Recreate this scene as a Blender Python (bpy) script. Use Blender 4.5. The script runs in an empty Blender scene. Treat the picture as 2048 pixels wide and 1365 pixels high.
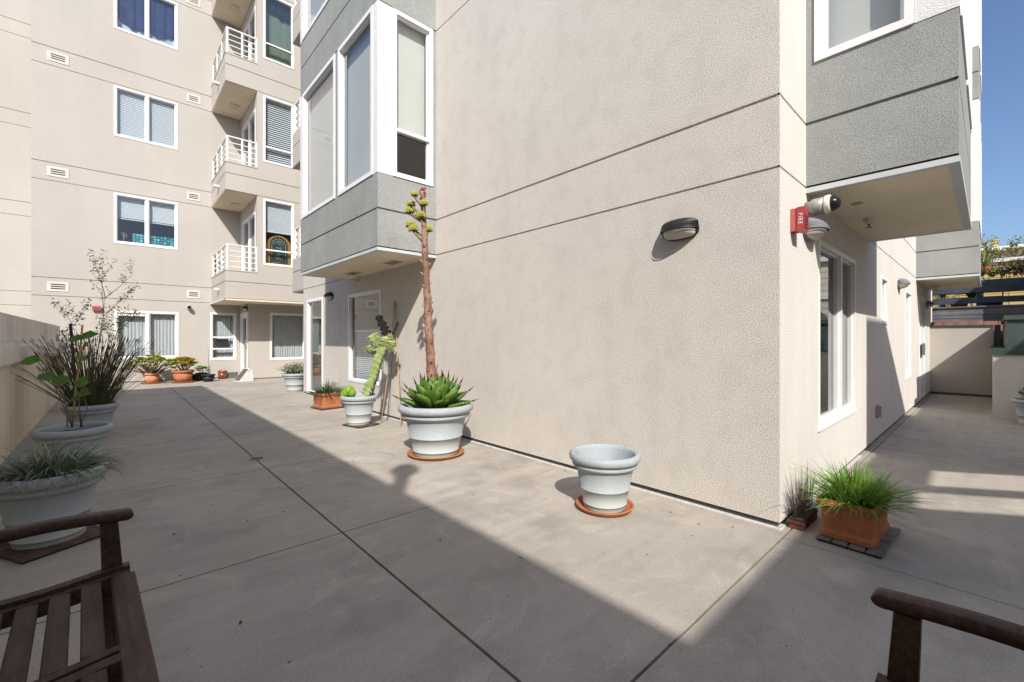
import bpy, math, random
from mathutils import Vector, Matrix
random.seed(7)
R = math.radians
D = bpy.data
COL = bpy.context.scene.collection
SC = bpy.context.scene
V = Vector
# ------------------------------------------------------------------ camera geometry (metres)
H = 1.25                         # eye height
FPX, CX, HY = 874.0, 1024.0, 678.0   # focal length, centre and horizon measured in the 2048 px photo
ANG = math.atan2(799.0, 874.0)       # camera heading, clockwise from +Y
SA, CA = math.sin(ANG), math.cos(ANG)
def ray(px, py):
    k = (px - CX) / FPX
    return V((SA + CA * k, CA - SA * k, (HY - py) / FPX))
def at_z(px, py, z=0.0):         # measured spots: where a photo point meets a level / a wall
    d = ray(px, py); t = (z - H) / d.z
    return V((d.x * t, d.y * t, z))
def at_x(px, py, x):
    d = ray(px, py); t = x / d.x
    return V((x, d.y * t, H + d.z * t))
def at_y(px, py, y):
    d = ray(px, py); t = y / d.y
    return V((d.x * t, y, H + d.z * t))
# ------------------------------------------------------------------ materials
def mat(name, col, rough=0.8, var=0.0, vscale=4.0, spk=0.0, sscale=150.0, bump=0.0, bscale=150.0, bdist=0.004,
        streak=None, spec=0.3, metal=0.0, sss=0.0, trans=0.0, col2=None, c2scale=2.0, c2lo=0.45, c2hi=0.6):
    m = D.materials.new(name); m.use_nodes = True
    nt = m.node_tree; N = nt.nodes; L = nt.links
    b = N['Principled BSDF']
    b.inputs['Roughness'].default_value = rough
    b.inputs['Specular IOR Level'].default_value = spec
    b.inputs['Metallic'].default_value = metal
    tc = N.new('ShaderNodeTexCoord')
    cur = None
    def rgb(c):
        n = N.new('ShaderNodeRGB'); n.outputs[0].default_value = (*c, 1); return n.outputs[0]
    cur = rgb(col)
    def noise(scale, detail=4, vec=None, rough_=0.55):
        n = N.new('ShaderNodeTexNoise'); n.inputs['Scale'].default_value = scale
        n.inputs['Detail'].default_value = detail; n.inputs['Roughness'].default_value = rough_
        L.new(vec or tc.outputs['Object'], n.inputs['Vector']); return n.outputs['Fac']
    def ramp(fac, lo, hi, a, b_):
        n = N.new('ShaderNodeMapRange'); n.inputs['From Min'].default_value = lo; n.inputs['From Max'].default_value = hi
        n.inputs['To Min'].default_value = a; n.inputs['To Max'].default_value = b_
        L.new(fac, n.inputs['Value']); return n.outputs['Result']
    def scale_by(c, f):
        n = N.new('ShaderNodeVectorMath'); n.operation = 'SCALE'
        L.new(c, n.inputs[0]); L.new(f, n.inputs['Scale']); return n.outputs[0]
    if col2 is not None:
        mx = N.new('ShaderNodeMix'); mx.data_type = 'RGBA'
        L.new(ramp(noise(c2scale, 5), c2lo, c2hi, 0, 1), mx.inputs['Factor'])
        L.new(cur, mx.inputs['A']); L.new(rgb(col2), mx.inputs['B']); cur = mx.outputs['Result']
    if var: cur = scale_by(cur, ramp(noise(vscale, 6), 0.3, 0.7, 1 - var, 1 + var))
    if streak:                                     # (scale xyz, amount): drawn-out wear marks
        mp = N.new('ShaderNodeMapping'); mp.inputs['Scale'].default_value = streak[0]
        L.new(tc.outputs['Object'], mp.inputs['Vector'])
        cur = scale_by(cur, ramp(noise(1.0, 5, mp.outputs[0]), 0.3, 0.7, 1 - streak[1], 1 + streak[1]))
    if spk: cur = scale_by(cur, ramp(noise(sscale, 2), 0.32, 0.68, 1 - spk, 1 + spk))
    L.new(cur, b.inputs['Base Color'])
    if bump:
        bp = N.new('ShaderNodeBump'); bp.inputs['Strength'].default_value = bump; bp.inputs['Distance'].default_value = bdist
        L.new(noise(bscale, 3, None, 0.6), bp.inputs['Height']); L.new(bp.outputs[0], b.inputs['Normal'])
    if trans:                                      # thin leaves and cloth let some light through
        t = N.new('ShaderNodeBsdfTranslucent'); L.new(cur, t.inputs['Color'])
        ms = N.new('ShaderNodeMixShader'); ms.inputs[0].default_value = trans
        L.new(b.outputs[0], ms.inputs[1]); L.new(t.outputs[0], ms.inputs[2])
        L.new(ms.outputs[0], N['Material Output'].inputs['Surface'])
    return m
def glass_mat(name, f0=.1, tint=(.82, .86, .86), gcol=(1, 1, 1)):
    m = D.materials.new(name); m.use_nodes = True
    nt = m.node_tree; N = nt.nodes; L = nt.links
    N.remove(N['Principled BSDF'])
    tr = N.new('ShaderNodeBsdfTransparent'); tr.inputs[0].default_value = (*tint, 1)
    gl = N.new('ShaderNodeBsdfGlossy'); gl.inputs['Roughness'].default_value = 0.0; gl.inputs[0].default_value = (*gcol, 1)
    tc = N.new('ShaderNodeTexCoord'); nz = N.new('ShaderNodeTexNoise'); nz.inputs['Scale'].default_value = 1.3
    L.new(tc.outputs['Object'], nz.inputs['Vector'])
    bp = N.new('ShaderNodeBump'); bp.inputs['Strength'].default_value = 0.05; bp.inputs['Distance'].default_value = 0.02
    L.new(nz.outputs['Fac'], bp.inputs['Height']); L.new(bp.outputs[0], gl.inputs['Normal'])
    lw = N.new('ShaderNodeLayerWeight'); lw.inputs['Blend'].default_value = 0.5     # Schlick: same from both sides of the pane
    pw = N.new('ShaderNodeMath'); pw.operation = 'POWER'; pw.inputs[1].default_value = 4.0; L.new(lw.outputs['Facing'], pw.inputs[0])
    mu = N.new('ShaderNodeMath'); mu.operation = 'MULTIPLY_ADD'; mu.use_clamp = True; mu.inputs[1].default_value = 1 - f0; mu.inputs[2].default_value = f0
    L.new(pw.outputs[0], mu.inputs[0])
    mx = N.new('ShaderNodeMixShader'); L.new(mu.outputs[0], mx.inputs[0]); L.new(tr.outputs[0], mx.inputs[1]); L.new(gl.outputs[0], mx.inputs[2])
    L.new(mx.outputs[0], N['Material Output'].inputs['Surface'])
    return m
def concrete_mat(name, col):
    m = mat(name, col, 0.78, var=0.13, vscale=0.7, spk=0.13, sscale=120, bump=0.3, bscale=140, bdist=0.002,
            streak=((0.9, 9.0, 1.0), 0.06), spec=0.35, col2=tuple(c * f for c, f in zip(col, (0.78, 0.79, 0.80))), c2scale=1.7, c2lo=0.53, c2hi=0.72)
    N = m.node_tree.nodes; L = m.node_tree.links; b = N['Principled BSDF']
    src = b.inputs['Base Color'].links[0].from_socket
    tc = [n for n in N if n.type == 'TEX_COORD'][0]
    def spots(scale, lo, hi, amt, prev, dist=0.6):
        nz = N.new('ShaderNodeTexNoise'); nz.inputs['Scale'].default_value = scale; nz.inputs['Detail'].default_value = 6; nz.inputs['Distortion'].default_value = dist
        L.new(tc.outputs['Object'], nz.inputs['Vector'])
        mr = N.new('ShaderNodeMapRange'); mr.inputs['From Min'].default_value = lo; mr.inputs['From Max'].default_value = hi
        mr.inputs['To Min'].default_value = 1.0; mr.inputs['To Max'].default_value = amt
        L.new(nz.outputs['Fac'], mr.inputs['Value'])
        s = N.new('ShaderNodeVectorMath'); s.operation = 'SCALE'; L.new(prev, s.inputs[0]); L.new(mr.outputs[0], s.inputs['Scale'])
        return s.outputs[0]
    c = spots(3.2, 0.54, 0.70, 0.86, src)       # blotches left by drying water
    c = spots(1.6, 0.56, 0.64, 1.10, c, 3.0)
    c = spots(9.0, 0.64, 0.72, 1.12, c, 2.0)    # pale scuffs
    c = spots(30.0, 0.68, 0.73, 0.62, c, 0.2)   # small dark spots
    for (cx, cy, r0, wd, amt) in RINGS:
        vd = N.new('ShaderNodeVectorMath'); vd.operation = 'DISTANCE'; vd.inputs[1].default_value = (cx, cy, 0)
        wn = N.new('ShaderNodeTexNoise'); wn.inputs['Scale'].default_value = 5.0; wn.inputs['Detail'].default_value = 5; L.new(tc.outputs['Object'], wn.inputs['Vector'])
        L.new(tc.outputs['Object'], vd.inputs[0])
        wa = N.new('ShaderNodeMath'); wa.operation = 'MULTIPLY_ADD'; wa.inputs[1].default_value = .16; L.new(wn.outputs['Fac'], wa.inputs[0]); L.new(vd.outputs['Value'], wa.inputs[2])
        sb = N.new('ShaderNodeMath'); sb.operation = 'SUBTRACT'; sb.inputs[1].default_value = r0 + .08; L.new(wa.outputs[0], sb.inputs[0])
        ab_ = N.new('ShaderNodeMath'); ab_.operation = 'ABSOLUTE'; L.new(sb.outputs[0], ab_.inputs[0])
        mr = N.new('ShaderNodeMapRange'); mr.inputs['From Min'].default_value = wd * .3; mr.inputs['From Max'].default_value = wd; mr.inputs['To Min'].default_value = amt; mr.inputs['To Max'].default_value = 1.0
        L.new(ab_.outputs[0], mr.inputs['Value'])
        sc_ = N.new('ShaderNodeVectorMath'); sc_.operation = 'SCALE'; L.new(c, sc_.inputs[0]); L.new(mr.outputs[0], sc_.inputs['Scale']); c = sc_.outputs[0]
    # hairline pale scratches
    vo = N.new('ShaderNodeTexVoronoi'); vo.feature = 'DISTANCE_TO_EDGE'; vo.inputs['Scale'].default_value = 0.55
    n2 = N.new('ShaderNodeTexNoise'); n2.inputs['Scale'].default_value = 1.4; n2.inputs['Detail'].default_value = 5
    L.new(tc.outputs['Object'], n2.inputs['Vector'])
    av = N.new('ShaderNodeVectorMath'); av.operation = 'ADD'; L.new(tc.outputs['Object'], av.inputs[0]); L.new(n2.outputs['Color'], av.inputs[1])
    L.new(av.outputs[0], vo.inputs['Vector'])
    mr = N.new('ShaderNodeMapRange'); mr.inputs['From Min'].default_value = 0.0; mr.inputs['From Max'].default_value = 0.006
    mr.inputs['To Min'].default_value = 1.05; mr.inputs['To Max'].default_value = 1.0
    L.new(vo.outputs['Distance'], mr.inputs['Value'])
    s = N.new('ShaderNodeVectorMath'); s.operation = 'SCALE'; L.new(c, s.inputs[0]); L.new(mr.outputs[0], s.inputs['Scale'])
    L.new(s.outputs[0], b.inputs['Base Color'])
    return m
def zmix_mat(m, c_low, z0, z1):                  # weathered paler skirt of the plastic pots (object-space height)
    N = m.node_tree.nodes; L = m.node_tree.links; b = N['Principled BSDF']
    src = b.inputs['Base Color'].links[0].from_socket
    tc = [n for n in N if n.type == 'TEX_COORD'][0]
    sp = N.new('ShaderNodeSeparateXYZ'); L.new(tc.outputs['Object'], sp.inputs[0])
    nz = N.new('ShaderNodeTexNoise'); nz.inputs['Scale'].default_value = 14; L.new(tc.outputs['Object'], nz.inputs['Vector'])
    ad = N.new('ShaderNodeMath'); ad.operation = 'MULTIPLY_ADD'; ad.inputs[1].default_value = 0.10; L.new(nz.outputs['Fac'], ad.inputs[0]); L.new(sp.outputs['Z'], ad.inputs[2])
    mr = N.new('ShaderNodeMapRange'); mr.inputs['From Min'].default_value = z0 + .05; mr.inputs['From Max'].default_value = z1 + .05
    mr.inputs['To Min'].default_value = 1; mr.inputs['To Max'].default_value = 0
    L.new(ad.outputs[0], mr.inputs['Value'])
    mx = N.new('ShaderNodeMix'); mx.data_type = 'RGBA'; L.new(mr.outputs[0], mx.inputs['Factor']); L.new(src, mx.inputs['A']); mx.inputs['B'].default_value = (*c_low, 1)
    L.new(mx.outputs['Result'], b.inputs['Base Color'])
    return m
RINGS = [(2.02, 4.35, .21, .02, .84), (2.02, 4.35, .02, .2, 1.07), (2.62, 2.75, .02, .19, .83), (2.35, 3.0, .0, .13, .90), (2.75, 3.25, .05, .14, .90), (2.3, 6.9, .18, .015, .86), (.5, 1.9, .0, .3, .93), (1.8, 2.2, .0, .35, 1.06), (.2, 3.2, .0, .5, .95), (2.0, 5.6, .0, .4, .94)]
M = {}
M['stucco'] = mat('stucco_beige', (.60, .555, .498), .92, var=.045, vscale=.7, spk=.36, sscale=145, bump=.5, bscale=140, bdist=.005, streak=((3, 3, .6), .015), spec=.1, col2=(.57, .525, .47), c2scale=5.0, c2lo=.48, c2hi=.62)
M['stucco_far'] = mat('stucco_cream', (.475, .437, .392), .92, var=.05, vscale=.5, spk=.10, sscale=60, bump=.4, bscale=60, bdist=.005, streak=((3, 3, .3), .022), spec=.1)
M['stucco_grey'] = mat('stucco_grey', (.315, .322, .308), .9, var=.06, vscale=1.2, spk=.24, sscale=125, bump=.6, bscale=125, bdist=.005, streak=((4, 4, .5), .05), spec=.12, col2=(.285, .292, .278), c2scale=2.5, c2lo=.45, c2hi=.65)
M['stucco_light'] = mat('stucco_pale', (.67, .632, .58), .92, var=.04, vscale=.8, spk=.18, sscale=95, bump=.35, bscale=95, bdist=.004, streak=((5, 5, .5), .03), spec=.1)
M['stucco_white'] = mat('stucco_white', (.72, .71, .69), .9, var=.05, vscale=1.5, spk=.08, sscale=115, bump=.8, bscale=115, bdist=.005, streak=((9, 9, .6), .05), spec=.2)
M['parapet'] = mat('stucco_parapet', (.78, .69, .55), .92, var=.08, vscale=1.1, spk=.10, sscale=110, bump=.6, bscale=110, bdist=.004, streak=((7, 7, .5), .09), spec=.15)
M['parapet_cap'] = mat('smooth_parapet_coping', (.76, .71, .64), .85, var=.08, vscale=2.0, spk=.05, sscale=60, streak=((6, 6, .4), .08), spec=.2)
M['trim_grey'] = mat('metal_trim', (.55, .57, .57), .5, var=.06, vscale=6, spec=.4)
M['soffit'] = mat('soffit_stucco', (.82, .71, .54), .9, var=.05, vscale=2, spk=.12, sscale=110, bump=.7, bscale=110, bdist=.004, spec=.15)
M['cream_trim'] = mat('cream_trim', (.68, .62, .54), .8, var=.04, vscale=3)
M['concrete'] = concrete_mat('concrete_slab', (.380, .341, .294))
M['earth'] = mat('bare_ground', (.16, .14, .12), .95, var=.2, vscale=.4)
M['white'] = mat('white_vinyl', (.80, .80, .79), .45, var=.03, vscale=6, spec=.4)
M['white_paint'] = mat('white_painted_steel', (.76, .75, .71), .5, var=.05, vscale=9)
M['glass'] = glass_mat('window_glass', .085, (.86, .90, .92))
M['glass_bay'] = glass_mat('bay_window_glass', .085, (.92, .94, .94))
M['glass_dim'] = glass_mat('window_glass_tinted', .12, (.55, .6, .6))
M['glass_green'] = glass_mat('window_glass_green', .16, (.66, .72, .66), (.86, .95, .88))
M['dark'] = mat('dark_interior', (.025, .024, .024), .9)
M['blind'] = mat('white_blind', (.84, .86, .87), .6, var=.03, vscale=4, trans=.25)
M['shade'] = mat('roller_shade', (.70, .70, .65), .85, var=.03, vscale=2, spk=.03, sscale=300, trans=.2)
M['curtain'] = mat('sheer_curtain', (.80, .80, .78), .9, var=.05, vscale=3, trans=.3)
M['navy'] = mat('navy_curtain', (.035, .055, .14), .9, var=.25, vscale=5, trans=.1)
M['lining'] = mat('pale_blue_lining', (.62, .70, .78), .9, var=.1, vscale=5, trans=.2)
M['green_cloth'] = mat('sage_curtain', (.36, .40, .33), .9, var=.06, vscale=2, trans=.15)
M['black_metal'] = mat('black_painted_metal', (.018, .018, .02), .45, var=.1, vscale=20, spec=.4, bump=.2, bscale=200, bdist=.001)
M['grey_metal'] = mat('grey_metal', (.20, .21, .225), .45, var=.1, vscale=20, spec=.4)
M['galv'] = mat('weathered_metal', (.33, .31, .29), .5, var=.25, vscale=22, spec=.5, metal=.3)
M['lens'] = mat('frosted_lens', (.66, .63, .54), .35, var=.06, vscale=12, spec=.5, trans=.25)
M['red'] = mat('red_enamel', (.36, .05, .055), .45, var=.12, vscale=18, spec=.4)
M['red_faded'] = mat('faded_red_enamel', (.46, .12, .10), .6, var=.15, vscale=25)
M['letter'] = mat('white_letter_paint', (.75, .70, .68), .6)
M['black_gloss'] = mat('smoked_dome', (.012, .012, .014), .08, spec=.7)
M['pot'] = zmix_mat(mat('grey_green_plastic', (.355, .39, .408), .66, var=.06, vscale=4, spk=.07, sscale=80, bump=.2, bscale=70, bdist=.002, spec=.25, streak=((12, 12, 1.2), .05)), (.435, .465, .445), .06, .20)
M['soil'] = mat('potting_soil', (.045, .034, .026), .95, var=.4, vscale=30, bump=1, bscale=60, bdist=.012)
M['terra'] = mat('terracotta', (.40, .15, .068), .8, var=.13, vscale=7, spk=.07, sscale=120, bump=.2, bscale=90, bdist=.002, streak=((18, 18, 2), .12))
M['terra_pale'] = mat('pale_terracotta', (.56, .26, .15), .85, var=.13, vscale=7, spk=.05)
M['teak'] = mat('dark_teak', (.068, .036, .022), .6, var=.3, vscale=6, spk=.22, sscale=110, streak=((5, 60, 60), .38), bump=.35, bscale=90, bdist=.0012, spec=.35)
M['deckwood'] = mat('weathered_tile_wood', (.16, .145, .13), .85, var=.3, vscale=9, streak=((40, 6, 6), .25), bump=.5, bscale=50, bdist=.003)
M['deckwood2'] = mat('brown_tile_wood', (.10, .062, .045), .85, var=.3, vscale=9, streak=((40, 6, 6), .25), bump=.5, bscale=50, bdist=.003)
M['agave'] = mat('agave_leaf', (.095, .185, .024), .45, var=.30, vscale=11, spk=.05, sscale=60, spec=.45, col2=(.06, .13, .03), c2scale=5, c2lo=.5, c2hi=.7)
M['agave_spine'] = mat('agave_spine', (.10, .045, .03), .5, var=.2, vscale=20)
M['stalk'] = mat('flower_stalk', (.20, .105, .078), .7, var=.32, vscale=14, spk=.2, sscale=60, col2=(.30, .19, .13), c2scale=6)
M['stalk_red'] = mat('flower_bract', (.38, .19, .14), .55, var=.2, vscale=16)
M['bud'] = mat('yellow_green_bud', (.33, .34, .07), .6, var=.22, vscale=30)
M['bud_red'] = mat('reddish_bud', (.26, .10, .07), .6, var=.25, vscale=30)
M['cactus'] = mat('cactus_skin', (.22, .30, .10), .6, var=.2, vscale=9, spk=.1, sscale=70, col2=(.36, .37, .17), c2scale=8, c2lo=.5, c2hi=.65)
M['cactus_dark'] = mat('black_cactus_skin', (.012, .011, .008), .85, var=.3, vscale=14)
M['cactus_edge'] = mat('corky_rib', (.44, .42, .26), .8, var=.2, vscale=30)
M['succ'] = mat('yellow_green_succulent', (.50, .50, .06), .5, var=.3, vscale=9, trans=.15)
M['succ_y'] = mat('yellow_leaf', (.60, .40, .04), .55, var=.25, vscale=9, trans=.2)
M['succ_g'] = mat('bright_green_leaf', (.22, .38, .04), .5, var=.3, vscale=9, trans=.2)
M['bark'] = mat('grey_brown_bark', (.20, .15, .12), .9, var=.25, vscale=14)
M['grass'] = mat('bright_grass', (.165, .30, .045), .5, var=.3, vscale=6, trans=.3)
M['strap'] = mat('blue_green_strap_leaf', (.10, .155, .07), .45, var=.3, vscale=9, trans=.15, spec=.4)
M['dianella'] = mat('grey_green_strap_leaf', (.22, .26, .17), .5, var=.35, vscale=14, trans=.15)
M['reed'] = mat('dark_reed', (.11, .115, .05), .6, var=.35, vscale=7)
M['reed_tip'] = mat('brown_reed_tip', (.12, .075, .045), .8, var=.3, vscale=14)
M['deadgrass'] = mat('dead_grass', (.14, .10, .085), .85, var=.35, vscale=12)
M['leaf'] = mat('green_leaf', (.10, .20, .035), .5, var=.3, vscale=7, trans=.25)
M['leaf_grey'] = mat('grey_leaf', (.30, .34, .27), .7, var=.2, vscale=14, trans=.15)
M['leaf_dark'] = mat('dark_leaf', (.045, .085, .028), .5, var=.4, vscale=5, trans=.2)
M['leaf_olive'] = mat('olive_leaf', (.20, .23, .07), .6, var=.3, vscale=6, trans=.2)
M['flower_o'] = mat('orange_flower', (.75, .22, .03), .6, trans=.2)
M['flower_r'] = mat('red_flower', (.55, .06, .05), .6, trans=.2)
M['bamboo'] = mat('bamboo_cane', (.48, .33, .17), .6, var=.2, vscale=12)
M['rubber'] = mat('black_rubber', (.02, .02, .022), .7)
M['blackpot'] = mat('black_nursery_pot', (.02, .022, .024), .5, var=.2, vscale=10)
M['brownpot'] = mat('brown_glazed_pot', (.18, .05, .025), .25, var=.3, vscale=10, spec=.6)
M['greenpot'] = mat('dark_green_tub', (.10, .13, .11), .6)
M['caulk'] = mat('white_caulk', (.62, .61, .58), .7, var=.15, vscale=25)
M['moss'] = mat('joint_filler', (.018, .018, .010), .95, var=.5, vscale=18, col2=(.085, .085, .02), c2scale=2.6, c2lo=.5, c2hi=.62)
M['shadowgap'] = mat('base_flashing', (.10, .092, .085), .7, var=.3, vscale=20)
M['darkgreen'] = mat('dark_green_coping', (.045, .062, .06), .5, var=.1, vscale=5, spec=.4)
M['greenbox'] = mat('green_painted_box', (.055, .082, .072), .55, var=.12, vscale=3)
M['brick'] = mat('red_brick', (.36, .16, .11), .85, var=.3, vscale=7, spk=.1)
M['greywood'] = mat('weathered_grey_boards', (.15, .155, .17), .85, var=.25, vscale=3, streak=((30, 1.0, 30), .3), bump=.5, bscale=30, bdist=.004)
M['navywood'] = mat('dark_slate_paint', (.06, .072, .092), .65, var=.3, vscale=6)
M['yellow'] = mat('yellow_siding', (.60, .45, .20), .85, var=.08, vscale=2, streak=((3, 3, .4), .06))
M['door_dark'] = mat('dark_door_panel', (.035, .033, .032), .5)
M['brownboard'] = mat('brown_hatch_board', (.13, .085, .072), .8, var=.15, vscale=8, bump=.4, bscale=80, bdist=.002)
M['siding'] = mat('pale_neighbour_siding', (.70, .64, .56), .85, var=.06, vscale=1.0, streak=((.6, .6, 8), .05))
M['teal'] = None
M['woodframe'] = mat('orange_wood_frame', (.42, .19, .05), .5, var=.2, vscale=18, streak=((30, 30, 4), .15))
M['leadglass'] = mat('pale_leaded_glass', (.35, .45, .40), .3, var=.4, vscale=30)
M['skin_wax'] = mat('mannequin_hand', (.30, .21, .14), .6)
M['wicker'] = mat('black_wicker', (.02, .018, .018), .7)
# ------------------------------------------------------------------ mesh builder
class MB:
    def __init__(s): s.v = []; s.f = []; s.sm = []
    def add(s, vs, fs, smooth=False):
        n = len(s.v); s.v.extend([tuple(p) for p in vs])
        for f in fs: s.f.append(tuple(i + n for i in f)); s.sm.append(smooth)
        return s
    def quad(s, a, b, c, d): return s.add([a, b, c, d], [(0, 1, 2, 3)])
    def obox(s, o, U, W, N, u0, u1, w0, w1, n0, n1, bev=0.0):
        P = lambda u, w, n: o + U * u + W * w + N * n
        vs = [P(u, w, n) for n in (n0, n1) for w in (w0, w1) for u in (u0, u1)]
        fs = [(0, 2, 3, 1), (4, 5, 7, 6), (0, 1, 5, 4), (2, 6, 7, 3), (0, 4, 6, 2), (1, 3, 7, 5)]
        if U.cross(W).dot(N) < 0: fs = [tuple(reversed(f)) for f in fs]
        return s.add(vs, fs)
    def box(s, x0, x1, y0, y1, z0, z1):
        return s.obox(V((0, 0, 0)), V((1, 0, 0)), V((0, 1, 0)), V((0, 0, 1)), x0, x1, y0, y1, z0, z1)
    def bbox(s, x0, x1, y0, y1, z0, z1, b=.004):     # box with chamfered vertical and top edges
        pts = lambda k: [(x0 + b - k, y0), (x1 - b + k, y0), (x1, y0 + b - k), (x1, y1 - b + k), (x1 - b + k, y1), (x0 + b - k, y1), (x0, y1 - b + k), (x0, y0 + b - k)]
        lv = [(z0, 0), (z1 - b, 0), (z1, b)]
        vs = []
        for z, i in lv:
            for x, y in [(x0 + b, y0 + i), (x1 - b, y0 + i), (x1 - i, y0 + b), (x1 - i, y1 - b), (x1 - b, y1 - i), (x0 + b, y1 - i), (x0 + i, y1 - b), (x0 + i, y0 + b)]:
                vs.append((x, y, z))
        fs = []
        for l in range(2):
            for k in range(8): fs.append((l * 8 + k, l * 8 + (k + 1) % 8, l * 8 + 8 + (k + 1) % 8, l * 8 + 8 + k))
        fs.append(tuple(range(7, -1, -1))); fs.append(tuple(range(16, 24)))
        return s.add(vs, fs)
    def tube(s, pts, rad, seg=8, cap=True, smooth=True, flat=None):
        pts = [V(p) for p in pts]; n = len(pts)
        if not hasattr(rad, '__len__'): rad = [rad] * n
        up = V((0, 0, 1)); vs = []; prev = None
        for i, p in enumerate(pts):
            t = (pts[min(i + 1, n - 1)] - pts[max(i - 1, 0)]).normalized()
            if prev is None:
                a = t.cross(up if abs(t.z) < .9 else V((1, 0, 0))).normalized()
            else:
                a = (prev - t * prev.dot(t)).normalized()
            prev = a; b = t.cross(a)
            for k in range(seg):
                an = 2 * math.pi * k / seg
                vs.append(p + (a * math.cos(an) + b * math.sin(an) * (flat or 1)) * rad[i])
        fs = [(i * seg + k, i * seg + (k + 1) % seg, (i + 1) * seg + (k + 1) % seg, (i + 1) * seg + k) for i in range(n - 1) for k in range(seg)]
        if cap: fs.append(tuple(range(seg - 1, -1, -1))); fs.append(tuple((n - 1) * seg + k for k in range(seg)))
        return s.add(vs, fs, smooth)
    def lathe(s, prof, seg=40, c=(0, 0, 0), smooth=True, sx=1, sy=1, axis=None):
        vs = []; n = len(prof)
        for r, z in prof:
            for k in range(seg):
                a = 2 * math.pi * k / seg
                p = V((r * math.cos(a) * sx, r * math.sin(a) * sy, z))
                if axis: p = axis @ p
                vs.append(p + V(c))
        fs = [(i * seg + k, i * seg + (k + 1) % seg, (i + 1) * seg + (k + 1) % seg, (i + 1) * seg + k) for i in range(n - 1) for k in range(seg)]
        if prof[0][0] > 1e-5: fs.append(tuple(range(seg - 1, -1, -1)))
        if prof[-1][0] > 1e-5: fs.append(tuple((n - 1) * seg + k for k in range(seg)))
        return s.add(vs, fs, smooth)
    def panel(s, o, U, W, N, us, ws, dep, reveal=.1):
        """grid wall: dep(u,w) -> inward depth, or None for an opening whose sides go in by reveal"""
        nu, nw = len(us) - 1, len(ws) - 1
        g = [[dep((us[i] + us[i + 1]) / 2, (ws[j] + ws[j + 1]) / 2) for j in range(nw)] for i in range(nu)]
        P = lambda u, w, d: o + U * u + W * w - N * d
        flip = U.cross(W).dot(N) < 0
        def q(a, b, c, d):
            s.quad(*((d, c, b, a) if flip else (a, b, c, d)))
        for i in range(nu):
            for j in range(nw):
                d = g[i][j]
                if d is None: continue
                q(P(us[i], ws[j], d), P(us[i + 1], ws[j], d), P(us[i + 1], ws[j + 1], d), P(us[i], ws[j + 1], d))
        val = lambda d: reveal if d is None else d
        for i in range(nu - 1):
            for j in range(nw):
                a, b = g[i][j], g[i + 1][j]; da, db = val(a), val(b)
                if da == db: continue
                u = us[i + 1]; p = [P(u, ws[j], da), P(u, ws[j + 1], da), P(u, ws[j + 1], db), P(u, ws[j], db)]
                if db < da: p = p
                q(*(p if db > da else p))
        for i in range(nu):
            for j in range(nw - 1):
                a, b = g[i][j], g[i][j + 1]; da, db = val(a), val(b)
                if da == db: continue
                w = ws[j + 1]
                q(P(us[i], w, da), P(us[i], w, db), P(us[i + 1], w, db), P(us[i + 1], w, da))
        return s
    def wall(s, o, U, N, length, z0, z1, grooves=(), holes=(), gd=.016, reveal=.1):
        W = V((0, 0, 1))
        gr = [(z, h) for z, h in grooves if z0 < z < z1]
        us = sorted(set([0, length] + [x for h in holes for x in h[:2]]))
        ws = sorted(set([z0, z1] + [x for h in holes for x in h[2:4]] + [x for z, h in gr for x in (z - h / 2, z + h / 2)]))
        us = [u for u in us if -1e-6 <= u <= length + 1e-6]; ws = [w for w in ws if z0 - 1e-6 <= w <= z1 + 1e-6]
        def dep(u, w):
            for h in holes:
                if h[0] < u < h[1] and h[2] < w < h[3]: return None
            for z, h in gr:
                if abs(w - z) < h / 2: return gd
            return 0.0
        return s.panel(o, U, W, N, us, ws, dep, reveal)
    def blade(s, base, dirv, length, width, droop=.6, seg=5, fold=.25, twist=0., taper=1.0, tipw=0.0):
        """a narrow leaf that starts along dirv and bends under its weight"""
        p = V(base); d = V(dirv).normalized(); vs = []; st = length / seg
        side = d.cross(V((0, 0, 1)))
        if side.length < 1e-3: side = V((1, 0, 0))
        side.normalize(); side = Matrix.Rotation(twist, 3, d) @ side
        for i in range(seg + 1):
            t = i / seg
            w = width * .5 * (min(1, .55 + t * 2.2) * (1 - t ** (2.0 * taper)) + tipw)
            up = side.cross(d).normalized()
            vs += [p - side * w + up * w * fold, p.copy(), p + side * w + up * w * fold]
            d = (d + V((0, 0, -1)) * droop * st / max(length, 1e-3) * (0.5 + t)).normalized()
            side = (side - d * side.dot(d)).normalized()
            p = p + d * st
        fs = []
        for i in range(seg):
            a = i * 3; fs += [(a, a + 1, a + 4, a + 3), (a + 1, a + 2, a + 5, a + 4)]
        return s.add(vs, fs, True)
    def leaf(s, c, n, t, ln, w, cup=.12):
        n = V(n).normalized(); t = V(t); t = (t - n * t.dot(n)).normalized(); b = n.cross(t)
        c = V(c)
        P = [c, c + t * ln * .35 + b * w * .5 + n * ln * cup, c + t * ln * .75 + b * w * .36 + n * ln * cup * .6, c + t * ln, c + t * ln * .75 - b * w * .36 + n * ln * cup * .6, c + t * ln * .35 - b * w * .5 + n * ln * cup, c + t * ln * .5]
        return s.add(P, [(0, 1, 6), (1, 2, 6), (2, 3, 6), (3, 4, 6), (4, 5, 6), (5, 0, 6)], True)
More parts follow.
